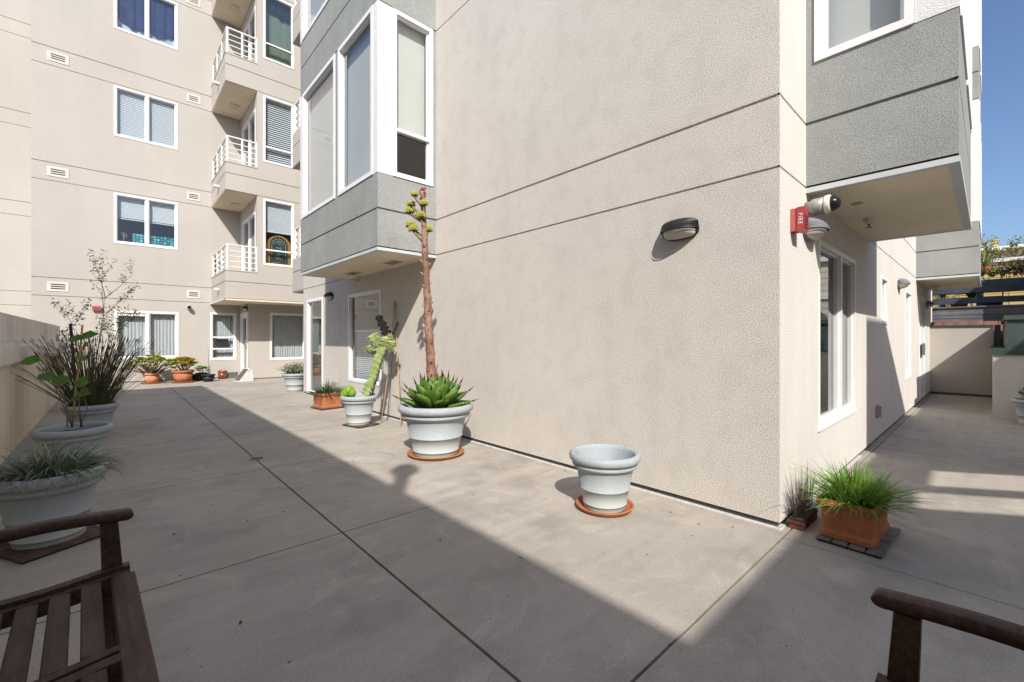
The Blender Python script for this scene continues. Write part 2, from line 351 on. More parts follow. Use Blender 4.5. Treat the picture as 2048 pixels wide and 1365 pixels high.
    def build(s, name, m, parent=None, world=False, loc=None):
        me = D.meshes.new(name); vs = s.v
        if world and parent is not None:
            off = V((0, 0, 0)); p = parent
            while p is not None: off += V(p.location); p = p.parent
            vs = [(x - off.x, y - off.y, z - off.z) for x, y, z in vs]
        elif world and loc is not None:
            vs = [(x - loc[0], y - loc[1], z - loc[2]) for x, y, z in vs]
        me.from_pydata(vs, [], s.f); me.polygons.foreach_set('use_smooth', s.sm); me.update()
        if m: me.materials.append(m)
        o = D.objects.new(name, me); COL.objects.link(o)
        if parent is not None: o.parent = parent
        if loc is not None: o.location = loc
        return o
def tag(o, label=None, cat=None, group=None, kind=None):
    if label: o['label'] = label
    if cat: o['category'] = cat
    if group: o['group'] = group
    if kind: o['kind'] = kind
    return o
def thing(name, label, cat, loc=(0, 0, 0), rz=0., group=None):
    o = D.objects.new(name, None); COL.objects.link(o); o.empty_display_size = .1
    o.location = loc; o.rotation_euler = (0, 0, rz)
    return tag(o, label, cat, group)
def dup(root, loc, rz=None, label=None, group=None, scale=None):
    def cp(o, par):
        c = o.copy(); COL.objects.link(c)
        if par is not None: c.parent = par
        for ch in list(o.children): cp(ch, c)
        return c
    r = cp(root, None); r.location = loc
    if rz is not None: r.rotation_euler = (0, 0, rz)
    if label: r['label'] = label
    if group: r['group'] = group
    if scale: r.scale = scale
    return r
X, Y, Z = V((1, 0, 0)), V((0, 1, 0)), V((0, 0, 1))
def rnd(a, b): return random.uniform(a, b)
SKY, SUNE, EXPO = 0.125, 4.1, 0.44
# ================================================================== shared dimensions
XB, YR = 3.223, .929            # main wall faces -X here, walkway wall faces -Y here
YA, XA0 = 16.6, -1.54           # far building front and its left corner
ST, G1, G2 = 3.02, 2.853, 2.38  # storey height and the two reveal joints of each floor
GR = [(G1 + ST * k, .02) for k in range(4)] + [(G2 + ST * k, .016) for k in range(5)]
# ------------------------------------------------------------------ windows
def window(par, o, U, N, u0, u1, z0, z1, cols=(), rows=(), fr=.05, glass='glass', proud=.008, room=True, name='window', back=1.0, sash=True, roomcol='dark', gd=.045, fdep=.062):
    """white vinyl window: frame with mullions (name) > pane, room_lining; returns the frame object"""
    f = MB(); W = Z
    f.obox(o, U, W, N, u0, u0 + fr, z0, z1, -fdep, proud); f.obox(o, U, W, N, u1 - fr, u1, z0, z1, -fdep, proud)
    f.obox(o, U, W, N, u0 + fr, u1 - fr, z0, z0 + fr, -fdep, proud); f.obox(o, U, W, N, u0 + fr, u1 - fr, z1 - fr, z1, -fdep, proud)
    cs = [u0 + fr] + [c for c in cols] + [u1 - fr]
    for c in cols: f.obox(o, U, W, N, c - fr * .55, c + fr * .55, z0 + fr, z1 - fr, -fdep, proud - .004)
    for (r, ca, cb) in rows: f.obox(o, U, W, N, (cs[ca] + (fr * .55 if ca else 0)), (cs[cb] - (fr * .55 if cb < len(cs) - 1 else 0)), r - fr * .4, r + fr * .4, -fdep + .003, proud - .007)
    if sash:
        s = fr * .45
        for a, b in zip(cs[:-1], cs[1:]):
            a2 = a + (fr * .55 if a != cs[0] else 0); b2 = b - (fr * .55 if b != cs[-1] else 0)
            f.obox(o, U, W, N, a2, a2 + s, z0 + fr, z1 - fr, -fdep + .006, -.022); f.obox(o, U, W, N, b2 - s, b2, z0 + fr, z1 - fr, -fdep + .006, -.022)
            f.obox(o, U, W, N, a2 + s, b2 - s, z0 + fr, z0 + fr + s, -fdep + .006, -.022); f.obox(o, U, W, N, a2 + s, b2 - s, z1 - fr - s, z1 - fr, -fdep + .006, -.022)
    fo = f.build(name, M['white'], par, world=True)
    g = MB(); P = lambda u, w, n: o + U * u + W * w - N * n
    g.quad(P(u0 + fr * .6, z0 + fr * .6, gd), P(u1 - fr * .6, z0 + fr * .6, gd), P(u1 - fr * .6, z1 - fr * .6, gd), P(u0 + fr * .6, z1 - fr * .6, gd))
    g.build('pane', M[glass], fo, world=True)
    if room:
        r = MB(); a, b, c, d, n0, n1 = u0 - .05, u1 + .05, z0 - .05, z1 + .05, .1, .1 + back
        r.quad(P(a, c, n1), P(b, c, n1), P(b, d, n1), P(a, d, n1)); r.quad(P(a, c, n0), P(a, c, n1), P(a, d, n1), P(a, d, n0)); r.quad(P(b, c, n0), P(b, c, n1), P(b, d, n1), P(b, d, n0))
        r.quad(P(a, c, n0), P(b, c, n0), P(b, c, n1), P(a, c, n1)); r.quad(P(a, d, n0), P(b, d, n0), P(b, d, n1), P(a, d, n1))
        r.build('room_lining', M[roomcol], fo, world=True)
    return fo
def blinds(fo, o, U, N, u0, u1, z0, z1, d=.085, pitch=.05, tilt=.55, m='blind', rail=True):
    b = MB(); z = z1 - .02; w = pitch * .56
    dz, dn = w * math.sin(tilt), w * math.cos(tilt)
    P = lambda u, zz, n: o + U * u + Z * zz - N * n
    while z > z0 + .02:
        b.quad(P(u0, z - dz, d - dn), P(u1, z - dz, d - dn), P(u1, z + dz, d + dn), P(u0, z + dz, d + dn)); z -= pitch
    if rail:
        b.obox(o, U, Z, N, u0, u1, z1 - .015, z1 + .02, -d - .025, -d + .025); b.obox(o, U, Z, N, u0, u1, z0 - .012, z0 + .012, -d - .02, -d + .02)
    return b.build('blind', M[m], fo, world=True)
def shade(fo, o, U, N, u0, u1, z0, z1, d=.09, m='shade'):
    b = MB(); P = lambda u, zz, n: o + U * u + Z * zz - N * n; n = 8
    for i in range(n):
        a, c = u0 + (u1 - u0) * i / n, u0 + (u1 - u0) * (i + 1) / n
        b.quad(P(a, z0, d), P(c, z0, d), P(c, z1, d), P(a, z1, d))
    b.obox(o, U, Z, N, u0, u1, z0 - .025, z0, -d - .012, -d + .006)
    return b.build('roller_shade', M[m], fo, world=True)
def curtain(fo, o, U, N, u0, u1, z0, z1, d=.12, m='curtain', folds=9, amp=.02, name='curtain', ragged=0., seed=1):
    rg = random.Random(seed); b = MB(); n = folds * 8; P = lambda u, zz, nn: o + U * u + Z * zz - N * nn
    ph = [rg.uniform(0, 6) for _ in range(3)]; vs = []; rows = 6
    for i in range(n + 1):
        t = i / n; u = u0 + (u1 - u0) * t
        w = amp * (math.sin(t * folds * 6.283 + ph[0]) + .5 * math.sin(t * folds * 10.1 + ph[1]))
        zb = z0 + ragged * (.5 * math.sin(t * 5 + ph[2]) + .35 * math.sin(t * 13 + ph[0]))
        for j in range(rows + 1):
            s = j / rows; vs.append(P(u + .01 * math.sin(s * 3 + i), zb + (z1 - zb) * s, d + w * (1 - .45 * s)))
    fs = [(i * (rows + 1) + j, (i + 1) * (rows + 1) + j, (i + 1) * (rows + 1) + j + 1, i * (rows + 1) + j + 1) for i in range(n) for j in range(rows)]
    b.add(vs, fs, True)
    return b.build(name, M[m], fo, world=True)
# ------------------------------------------------------------------ bays of the near building
BZ = [(2.39 + ST * k, 3.29 + ST * k, 5.39 + ST * k) for k in range(3)]   # band bottom, sill, head
TOP = 11.46
def bay(par, o, U, N, W, proj, mirror, side_seen):
    """square bay on a wall: grey bands, white posts, windows, trim and soffit. o: wall point at u=0"""
    of = o + N * proj
    fholes = []; sh = []
    spans = [(.12, 1.74), (1.87, W - .05)] if W > 3 else [(.12, 1.25), (1.37, W - .12)]
    if mirror: spans = [(.12, 1.14), (1.24, W - .12)]
    for lo, si, he in BZ:
        for a, b in spans: fholes.append((a, b, si, he))
        sh.append((.055, proj - .20, si, he))
    gr = [(G1 + ST * k, .022) for k in range(3)] + [(5.40 + ST * k, .022) for k in range(2)]
    m = MB(); m.wall(of, U, N, W, 2.39, TOP, gr, fholes, gd=.02, reveal=.1)
    # sides: u runs from the wall outward
    for oo, NN in ((o, -U), (o + U * W, U)):
        m.wall(oo, N, NN, proj, 2.39, TOP, gr, sh, gd=.02, reveal=.1)
    m.quad(o + Z * TOP, o + U * W + Z * TOP, of + U * W + Z * TOP, of + Z * TOP)
    m.build('bay_wall', M['stucco_grey'], par, world=True)
    # dark shadow joint and light metal drip trim below, with the soffit
    t = MB(); t.obox(o, U, N, Z, .012, W - .012, 0, proj - .012, 2.372, 2.392); t.build('trim_joint', M['black_metal'], par, world=True)
    t = MB()
    for n0, n1, a, b in ((proj - .05, proj + .006, -.006, W + .006),): t.obox(o, U, N, Z, a, b, n0, n1, 2.337, 2.374)
    t.obox(o, U, N, Z, -.006, .05, 0, proj - .05, 2.337, 2.374); t.obox(o, U, N, Z, W - .05, W + .006, 0, proj - .05, 2.337, 2.374)
    t.build('drip_trim', M['trim_grey'], par, world=True)
    t = MB(); t.obox(o, U, N, Z, .05, W - .05, 0, proj - .05, 2.342, 2.366); t.build('soffit', M['soffit'], par, world=True)
    for lo, si, he in BZ:                                # white corner posts, 4 mm proud of the grey
        for oo, Ud, sgn in ((of, U, 1), (of + U * W, -U, -1)):
            t = MB(); t.obox(oo, Ud, Z, N, -.004, .115, si, he, -.198, .004); t.build('corner_post', M['stucco_white'], par, world=True)
    for k, (lo, si, he) in enumerate(BZ):
        for a, b in spans:
            fo = window(par, of, U, N, a, b, si, he, fr=.055, proud=.012, room=False, glass='glass_bay')
            shade(fo, of, U, N, a + .03, b - .03, si + .02, he, d=.12)
        for j, (oo, NN) in enumerate(((o, -U), (o + U * W, U))):
            if j != side_seen: continue
            a, b = .055, proj - .20
            fo = window(par, oo, N, NN, a, b, si, he, rows=() if mirror else ((si + .60, 0, 1),), fr=.05, proud=.014, room=False, glass='glass_bay')
            shade(fo, oo, N, NN, a + .05, b - .03, si + (.14 if mirror else .66), he - .02, d=.12)
    r = MB(); P = lambda u, n, z: o + U * u + N * n + Z * z    # dim room behind the bay
    for (a, b) in (((-.0, -1.6), (W, -1.6)), ((.0, -1.6), (.0, -.12)), ((W, -1.6), (W, -.12))):
        r.quad(P(a[0], a[1], 2.5), P(b[0], b[1], 2.5), P(b[0], b[1], TOP - .2), P(a[0], a[1], TOP - .2))
    for k in range(4): r.quad(P(.02, -1.6, 2.5 + ST * k * .99), P(W - .02, -1.6, 2.5 + ST * k * .99), P(W - .02, proj - .14, 2.5 + ST * k * .99), P(.02, proj - .14, 2.5 + ST * k * .99))
    r.build('room_lining', mat_room, par, world=True)
mat_room = mat('dim_room', (.13, .125, .115), .9)
M['room'] = mat_room
# ================================================================== NEAR BUILDING
bB = thing('apartment_building', 'beige stucco building in front with two grey projecting bays and white windows', 'building', (XB, YR, 0))
YB1, YB2 = 10.59, 11.42
base = [(.022, .044)]
m = MB()
bayL = (5.046, 8.0)
gB = GR
holesB = [(bayL[0] + .1 - YR, bayL[1] - .1 - YR, 2.5, TOP - .3)]
wnY = sorted([at_x(697, 700, XB).y, at_x(762, 700, XB).y]); wnZ = (.47, 2.06)
drY = sorted([at_x(614, 700, XB).y, at_x(646, 700, XB).y]); drZ = (.0, 2.12)
holesB += [(wnY[0] - YR, wnY[1] - YR, *wnZ), (drY[0] - YR, drY[1] - YR, .045, drZ[1])]
m.wall(V((XB, YR, 0)), Y, -X, YB1 - YR, .045, 12.3, gB, holesB)
# walkway wall
W1 = (4.18, 5.61, .53, 2.05); W2 = (7.16, 7.68, 1.44, 2.06); W3 = (9.5, 10.26, .57, 2.05); W4 = (11.55, 12.75, .05, 2.08)
LR = 14.4 - XB
holesR = [(w[0] - XB, w[1] - XB, w[2], w[3]) for w in (W1, W2, W3, W4)] + [(3.93 - XB, 6.2 - XB, 2.5, TOP - .3), (11.13 - XB, 13.4 - XB, 2.5, TOP - .3)]
# far end wall, rear and roof close the shell
m.wall(V((XB, YB1, 0)), X, Y, LR, .045, 12.3, gB)
m.quad((14.4, YR, 0), (14.4, YB1, 0), (14.4, YB1, 12.3), (14.4, YR, 12.3))
m.quad((XB, YR, 12.3), (14.4, YR, 12.3), (14.4, YB1, 12.3), (XB, YB1, 12.3))
m.build('wall', M['stucco'], bB, world=True)
m = MB(); m.wall(V((XB, YR, 0)), X, -Y, LR, .045, 12.3, gB, holesR); m.build('wall', M['stucco_light'], bB, world=True)
m = MB()   # recessed flashing at the foot of the walls
m.quad((XB + .02, YR + .02, 0), (XB + .02, YB1, 0), (XB + .02, YB1, .05), (XB + .02, YR + .02, .05)); m.quad((XB + .02, YR + .02, 0), (14.4, YR + .02, 0), (14.4, YR + .02, .05), (XB + .02, YR + .02, .05))
m.build('base_flashing', M['shadowgap'], bB, world=True)
m = MB(); m.box(XB - .012, XB + .02, YR - .012, YB1, 0, .007); m.box(XB + .02, 5.9, YR - .010, YR + .02, 0, .006); m.build('sealant_bead', M['caulk'], bB, world=True)
bay(bB, V((XB, bayL[0], 0)), Y, -X, bayL[1] - bayL[0], XB - 2.388, False, 0)
bay(bB, V((3.83, YR, 0)), X, -Y, 2.47, .80, True, 0)
bay(bB, V((11.03, YR, 0)), X, -Y, 2.47, .80, True, 0)
# windows and doors of the ground floor
oB = V((XB, 0, 0)); oR = V((0, YR, 0))
fo = window(bB, oB, Y, -X, wnY[0], wnY[1], *wnZ, fr=.045, proud=.008, roomcol='room')
blinds(fo, oB, Y, -X, wnY[0] + .05, wnY[1] - .04, wnZ[0] + .03, wnZ[0] + .92, d=.13, pitch=.035, tilt=.75)
fo = window(bB, oB, Y, -X, drY[0], drY[1], .045, drZ[1], fr=.06, proud=.012, name='door', roomcol='room')
h = MB(); h.obox(oB, Y, Z, -X, drY[0] + .07, drY[0] + .09, .95, 1.12, .012, .06); h.build('handle', M['grey_metal'], fo, world=True)
fo = window(bB, oR, X, -Y, *W1, cols=(5.0,), fr=.042, proud=.004, roomcol='dark', gd=.05)
blinds(fo, oR, X, -Y, W1[0] + .04, 4.62, W1[2] + .12, W1[3] - .3, d=.16, pitch=.05, tilt=.8)
s = MB(); s.obox(oR, X, Z, -Y, W1[0] - .015, W1[1] + .015, W1[2] - .022, W1[2], -.05, .016); s.build('sill', M['white'], fo, world=True)
fo = window(bB, oR, X, -Y, *W2, fr=.045, roomcol='room'); shade(fo, oR, X, -Y, W2[0] + .03, W2[1] - .03, W2[2] + .03, W2[3] - .02)
fo = window(bB, oR, X, -Y, *W3, fr=.045, roomcol='room'); shade(fo, oR, X, -Y, W3[0] + .03, W3[1] - .03, W3[2] + .03, W3[3] - .02)
fo = window(bB, oR, X, -Y, *W4, cols=(12.1,), fr=.055, name='sliding_door', roomcol='room')
h = MB(); h.obox(oR, X, Z, -Y, 12.02, 12.06, .92, 1.16, .01, .05); h.build('handle', M['grey_metal'], fo, world=True)
# small end balconies at the far corner, one per floor
def railing(par, pts, z, zt=.75, bars=4, r=.014):
    m = MB()
    for a, b in zip(pts[:-1], pts[1:]):
        a, b = V(a), V(b); d = (b - a).normalized(); n = d.cross(Z)
        ln = (b - a).length
        m.obox(a, d, n, Z, -.02, ln + .02, -.028, .028, z + zt - .03, z + zt)
        for k in range(bars): m.obox(a, d, n, Z, 0, ln, -.012, .012, z + .08 + k * (zt - .12) / bars, z + .08 + k * (zt - .12) / bars + .022)
        for t in ([0, .5, 1] if ln < 1.2 else [0, .34, .67, 1]): m.obox(a + d * (ln * t), d, n, Z, -.02, .02, -.030, .030, z, z + zt - .03)
    return m.build('railing', M['white_paint'], par, world=True)
for k in range(3):
    zb, zt = 2.36 + ST * k, 3.17 + ST * k
    m = MB(); m.wall(V((XB, YB1, 0)), Y, -X, YB2 - YB1, zb, zt, GR); m.wall(V((XB, YB2, 0)), X, Y, 1.6, zb, zt, GR)
    m.quad((XB, YB1, zb), (XB, YB2, zb), (XB + 1.6, YB2, zb), (XB + 1.6, YB1, zb)); m.quad((XB, YB1, zt), (XB, YB2, zt), (XB + 1.6, YB2, zt), (XB + 1.6, YB1, zt))
    m.quad((XB + 1.6, YB1, zb), (XB + 1.6, YB2, zb), (XB + 1.6, YB2, zt), (XB + 1.6, YB1, zt))
    bo = m.build('balcony', M['stucco_far'], bB, world=True)
    railing(bo, [(XB + .06, YB1, 0), (XB + .06, YB2 - .06, 0), (XB + 1.5, YB2 - .06, 0)], zt)
# ================================================================== FAR BUILDING
bA = thing('apartment_building', 'tall cream stucco building at the back with stacked corner balconies', 'building', (XA0, YA, 0))
XN, YF, YG = 3.09, 14.3, 15.4        # notch side wall, projecting upper front, ground floor front
m = MB(); oA = V((XA0, YA, 0)); wc = []
U0, U1 = .03, 1.464
rowsA = [(3.94 + ST * k, 5.36 + ST * k) for k in range(3)]
gA = (.04, 1.48, .66, 2.05); gS = (2.28, 2.98, .57, 2.08)
holes = [(U0 - XA0, U1 - XA0, a, b) for a, b in rowsA] + [(gA[0] - XA0, gA[1] - XA0, gA[2], gA[3]), (gS[0] - XA0, gS[1] - XA0, gS[2], gS[3])]
m.wall(oA, X, -Y, XN - XA0, 0, 13, GR, holes)
m.wall(V((XA0, YA, 0)), Y, -X, 5.4, 0, 13, GR)
m.wall(V((-3.2, 22, 0)), X, -Y, XA0 + 3.2, 0, 13, GR); m.wall(V((-3.2, 22, 0)), Y, -X, 5, 0, 13, GR)
# ground floor front under the overhang, door wall
gW = (3.68, 4.75, .57, 2.08); gD = (YG + .12, YA - .1, .04, 2.08)
m.wall(V((XN, YG, 0)), X, -Y, 9, 0, 2.37, [], [(gW[0] - XN, gW[1] - XN, gW[2], gW[3])])
m.wall(V((XN, YG, 0)), Y, -X, YA - YG, 0, 2.37, [], [(gD[0] - YG, gD[1] - YG, gD[2], gD[3])])
# projecting upper front with the living room windows
wU = (3.25, 4.08); rowsF = [(3.40 + ST * k, 5.34 + ST * k) for k in range(3)]
m.wall(V((XN, YF, 0)), X, -Y, 9, 2.37, 13, GR, [(wU[0] - XN, wU[1] - XN, a, b) for a, b in rowsF])
dY = (14.52, 16.28); rowsD = [(2.90 + ST * k, 4.98 + ST * k) for k in range(4)]
m.wall(V((XN, YF, 0)), Y, -X, YA - YF, 2.37, 13, [], [(dY[0] - YF, dY[1] - YF, a, b) for a, b in rowsD if b < 13])
m.quad((XA0, YA, 13), (12.1, YA, 13), (12.1, 24, 13), (XA0, 24, 13)); m.quad((XN, YF, 13), (12.1, YF, 13), (12.1, YA, 13), (XN, YA, 13)); m.quad((12.1, YF, 0), (12.1, 24, 0), (12.1, 24, 13), (12.1, YF, 13))
m.quad((XN, YF, 2.375), (12.1, YF, 2.375), (12.1, YA, 2.375), (XN, YA, 2.375))
m.build('wall', M['stucco_far'], bA, world=True)
m = MB(); m.box(2.30, 12.0, YF - .02, YA - .002, 2.335, 2.368); m.build('soffit', M['soffit'], bA, world=True)
m = MB(); m.box(2.28, 12.0, YF - .035, YF - .02, 2.325, 2.362); m.box(2.265, 2.30, YF - .035, YA - .002, 2.325, 2.362); m.build('soffit_trim', M['cream_trim'], bA, world=True)
m = MB(); m.quad((XA0, YA - .004, 0), (XN, YA - .004, 0), (XN, YA - .004, .03), (XA0, YA - .004, .03)); m.quad((XN, YG - .004, 0), (9, YG - .004, 0), (9, YG - .004, .03), (XN, YG - .004, .03)); m.build('base_flashing', M['shadowgap'], bA, world=True)
for k in range(4):
    zb, zt = 2.375 + ST * k, 3.15 + ST * k
    m = MB(); x0, x1 = 2.31, XN
    m.wall(V((x0, YF, 0)), X, -Y, x1 - x0, zb, zt, GR); m.wall(V((x0, YF, 0)), Y, -X, YA - YF - .001, zb, zt, GR)
    m.box(x0, x1, YF + .10, YA - .002, zb + .46, zb + .5)
    m.quad((x0, YF + .1, zb + .5), (x1, YF + .1, zb + .5), (x1, YF + .1, zt), (x0, YF + .1, zt)); m.quad((x0 + .1, YF, zb + .5), (x0 + .1, YA, zb + .5), (x0 + .1, YA, zt), (x0 + .1, YF, zt))
    m.box(x0 - .012, x1, YF - .012, YF + .11, zt, zt + .035); m.box(x0 - .012, x0 + .11, YF + .11, YA - .002, zt, zt + .035)
    bo = m.build('balcony', M['stucco_far'], bA, world=True)
    s = MB(); s.box(x0 + .01, x1 - .003, YF + .02, YA - .003, zb - .006, zb + .02)
    if k: s.build('soffit', M['soffit'], bo, world=True)
    railing(bo, [(x1 - .01, YF + .05, 0), (x0 + .05, YF + .05, 0), (x0 + .05, YA - .05, 0)], zt + .035, .72, 4)
    s = MB(); s.box(x0 - .13, x0, YF + .95, YF + 1.07, zb + .30, zb + .36); s.build('drain_spout', M['cream_trim'], bo, world=True)
    if k:
        l = MB(); l.box(x0 + .34, x0 + .56, YF + 1.25, YF + 1.52, zb - .03, zb - .007); l.build('ceiling_fitting', M['cream_trim'], bo, world=True)
oA0 = V((0, YA, 0)); oF = V((0, YF, 0)); oG = V((0, YG, 0)); oN = V((XN, 0, 0))
mid = (U0 + U1) / 2
# main column of windows
fo = window(bA, oA0, X, -Y, U0, U1, *rowsA[0], cols=(mid,), fr=.055, proud=.012)
blinds(fo, oA0, X, -Y, U0 + .07, mid - .03, 4.68, 5.28, d=.13, pitch=.035, tilt=1.1); blinds(fo, oA0, X, -Y, mid + .04, U1 - .05, 4.68, 5.28, d=.13, pitch=.035, tilt=1.1)
fo = window(bA, oA0, X, -Y, U0, U1, *rowsA[1], cols=(mid,), fr=.055, proud=.012)
blinds(fo, oA0, X, -Y, U0 + .05, mid - .03, 7.02, 8.32, d=.11, pitch=.05, tilt=1.15); blinds(fo, oA0, X, -Y, mid + .04, U1 - .05, 7.02, 8.32, d=.11, pitch=.05, tilt=1.15)
fo = window(bA, oA0, X, -Y, U0, U1, *rowsA[2], cols=(mid,), fr=.055, proud=.012)
curtain(fo, oA0, X, -Y, U0 + .04, U1 - .04, 10.28, 11.36, d=.10, m='navy', folds=6, amp=.016, ragged=.13, seed=4)
curtain(fo, oA0, X, -Y, U0 + .04, U1 - .04, 10.0, 11.3, d=.15, m='lining', folds=5, amp=.014, seed=6)
fo = window(bA, oA0, X, -Y, *gA, cols=((gA[0] + gA[1]) / 2,), rows=((1.93, 0, 1),), fr=.06, proud=.012)
curtain(fo, oA0, X, -Y, gA[0] + .04, gA[1] - .04, gA[2] + .03, 1.97, d=.16, folds=17, amp=.014, seed=2)
fo = window(bA, oA0, X, -Y, *gS, rows=((1.30, 0, 1), (.93, 0, 1)), fr=.055, proud=.012)
curtain(fo, oA0, X, -Y, gS[0] + .04, gS[1] - .04, gS[2] + .03, gS[3] - .05, d=.2, folds=9, amp=.014, seed=3)
b = MB(); b.obox(oA0, X, Z, -Y, gS[0] + .17, gS[0] + .5, 1.0, 1.24, -.14, -.1); b.build('dark_card', M['door_dark'], fo, world=True)
fo = window(bA, oG, X, -Y, *gW, fr=.055, proud=.012); curtain(fo, oG, X, -Y, gW[0] + .04, gW[1] - .04, gW[2] + .03, gW[3] - .06, d=.16, folds=14, amp=.016, seed=5)
fo = window(bA, oN, Y, -X, *gD, fr=.12, proud=.012, name='door', glass='glass_dim', back=.3)
h = MB(); h.obox(oN, Y, Z, -X, gD[0] + .05, gD[0] + .08, .95, 1.1, .012, .06); h.build('handle', M['grey_metal'], fo, world=True)
for k, (a, b) in enumerate(rowsD):
    if b > 13: continue
    fo = window(bA, oN, Y, -X, dY[0], dY[1], a, b, cols=(15.4,), fr=.055, name='sliding_door', glass='glass_dim', roomcol='dark', back=.1)
    curtain(fo, oN, Y, -X, dY[0] + .1, dY[0] + .55, a + .05, b - .05, d=.14, folds=5, amp=.012, seed=10 + k)
# living room windows of the projecting front
r0 = rowsF[0]
fo = window(bA, oF, X, -Y, *wU, *r0, rows=((3.86, 0, 1),), fr=.05, proud=.012); blinds(fo, oF, X, -Y, wU[0] + .05, wU[1] - .04, 4.42, 5.26, d=.12, pitch=.033, tilt=1.15)
r1 = rowsF[1]
fo = window(bA, oF, X, -Y, *wU, *r1, rows=((6.88, 0, 1),), fr=.05, proud=.012); blinds(fo, oF, X, -Y, wU[0] + .05, wU[1] - .04, 6.5, 8.28, d=.12, pitch=.062, tilt=.95)
r2 = rowsF[2]
fo = window(bA, oF, X, -Y, *wU, *r2, rows=((9.92, 0, 1),), fr=.05, proud=.012, glass='glass_green')
curtain(fo, oF, X, -Y, wU[0] + .04, wU[1] - .04, 9.5, 11.3, d=.22, m='green_cloth', folds=3, amp=.006, seed=8)
curtain(fo, oF, X, -Y, wU[0] + .04, wU[1] - .04, 10.98, 11.34, d=.13, m='dark', folds=4, amp=.02, name='valance', ragged=.06, seed=9)
# ================================================================== neighbours that shade the terrace (outside the frame, seen in the panes)
HN = 6.0; XNW = 1.76 - .68 * HN
nb = thing('neighbour_building', 'pale neighbouring building across the parapet that shades the terrace', 'building', (XNW, 0, 0))
m = MB(); m.box(XNW - 7, XNW, -12, 14.22 - .98 * HN, 0, HN); m.build('wall', M['siding'], nb, world=True)
m = MB(); m.box(XNW - 7.02, XNW - .02, -12.02, 14.2 - .98 * HN, HN, HN + .02); m.build('roof', M['grey_metal'], nb, world=True)
m = MB(); m.lathe([(0, HN), (.07, HN), (.07, HN + .62), (.13, HN + .62), (.135, HN + .68), (.10, HN + .76), (0, HN + .79)], 20, c=(XNW - .16, -2.78, 0)); m.build('roof_vent', M['galv'], nb, world=True)
YS = -4.0; HS = (.845 - YS) / .98
nc = thing('neighbour_house', 'pale sided neighbouring house whose stepped roofline shades the walkway, with added light slots', 'building', (4, YS, 0))
m = MB()
def slot(pts):                                   # ground patch corners -> made-up opening in the unseen wall
    return [V((x - .68 * ((y - YS) / .98), YS, (y - YS) / .98)) for x, y in pts]
# added openings: sun through them stands in for window reflections on the walkway
patches = [[(5.727, .393), (6.30, -.45), (5.69, -.45), (5.115, .376)], [(4.84, .43), (5.44, -.45), (4.96, -.45), (4.36, .40)]]
zs_lo = min(p.z for q in patches for p in slot(q)) - .04
m.box(XNW + .02, 16, YS - .25, YS, 0, zs_lo)
# made-up screen band between the slots: tilted fins that shape the sun patches
q1 = slot(patches[1]); q2 = slot(patches[0])
def fin(a, b, c, d):
    P = [V(a), V(b), V(c), V(d)]; Bk = [p + V((0, -.03, 0)) for p in P]
    m.add(P + Bk, [(0, 1, 2, 3), (7, 6, 5, 4), (0, 4, 5, 1), (1, 5, 6, 2), (2, 6, 7, 3), (3, 7, 4, 0)])
zt = HS
def edge_at(p0, p1, z):
    t = (z - p0.z) / (p1.z - p0.z); return p0 + (p1 - p0) * t
L0, L1 = edge_at(q1[2], q1[3], zs_lo), q1[3]; R0, R1 = edge_at(q1[1], q1[0], zs_lo), q1[0]
L2, L3 = edge_at(q2[2], q2[3], zs_lo), q2[3]; R2, R3 = edge_at(q2[1], q2[0], zs_lo), q2[0]
fin((XNW, YS, zs_lo), L0, L1, (XNW, YS, L1.z)); fin(R0, L2, L3, R1); fin(R2, (16, YS, zs_lo), (16, YS, R3.z), R3)
ztop = [(XNW, L1.z), (L1.x, L1.z), (R1.x, R1.z), (L3.x, L3.z), (R3.x, R3.z), (16, R3.z)]
for (xa, za), (xb, zb_) in zip(ztop[:-1], ztop[1:]): fin((xa, YS, za), (xb, YS, zb_), (xb, YS, zt), (xa, YS, zt))
s0 = (YR - YS) / .98
prof = [(6.2 - .68 * s0, HS - .02), (6.2 - .68 * s0, 1.48 + s0), (7.47 - .68 * s0, 1.48 + s0), (9.75 - .68 * s0, HS - .02)]
P = [V((x, YS, z)) for x, z in prof]; Bk = [p + V((0, -1.5, 0)) for p in P]
m.add(P + Bk, [(0, 1, 2, 3), (7, 6, 5, 4), (0, 4, 5, 1), (1, 5, 6, 2), (2, 6, 7, 3), (3, 7, 4, 0)])
m.build('wall', M['siding'], nc, world=True)

nh = thing('neighbour_house', 'pale lap sided house right of the low wall, seen in the walkway window', 'house', (14.0, -2.6, 0))
m = MB(); zs = [1.1 + .16 * i for i in range(14)]
m.wall(V((14.0, -5.2, 0)), Y, -X, 4.45, 0, 3.3, [(z, .014) for z in zs], gd=.02); m.box(14.03, 14.4, -5.2, -.752, 0, 3.3); m.build('wall', M['siding'], nh, world=True)
m = MB(); m.box(13.9, 14.5, -5.3, -.72, 3.3, 3.42); m.box(13.96, 14.0, -5.2, -.75, 2.3, 2.42); m.build('white_trim', M['white_paint'], nh, world=True)
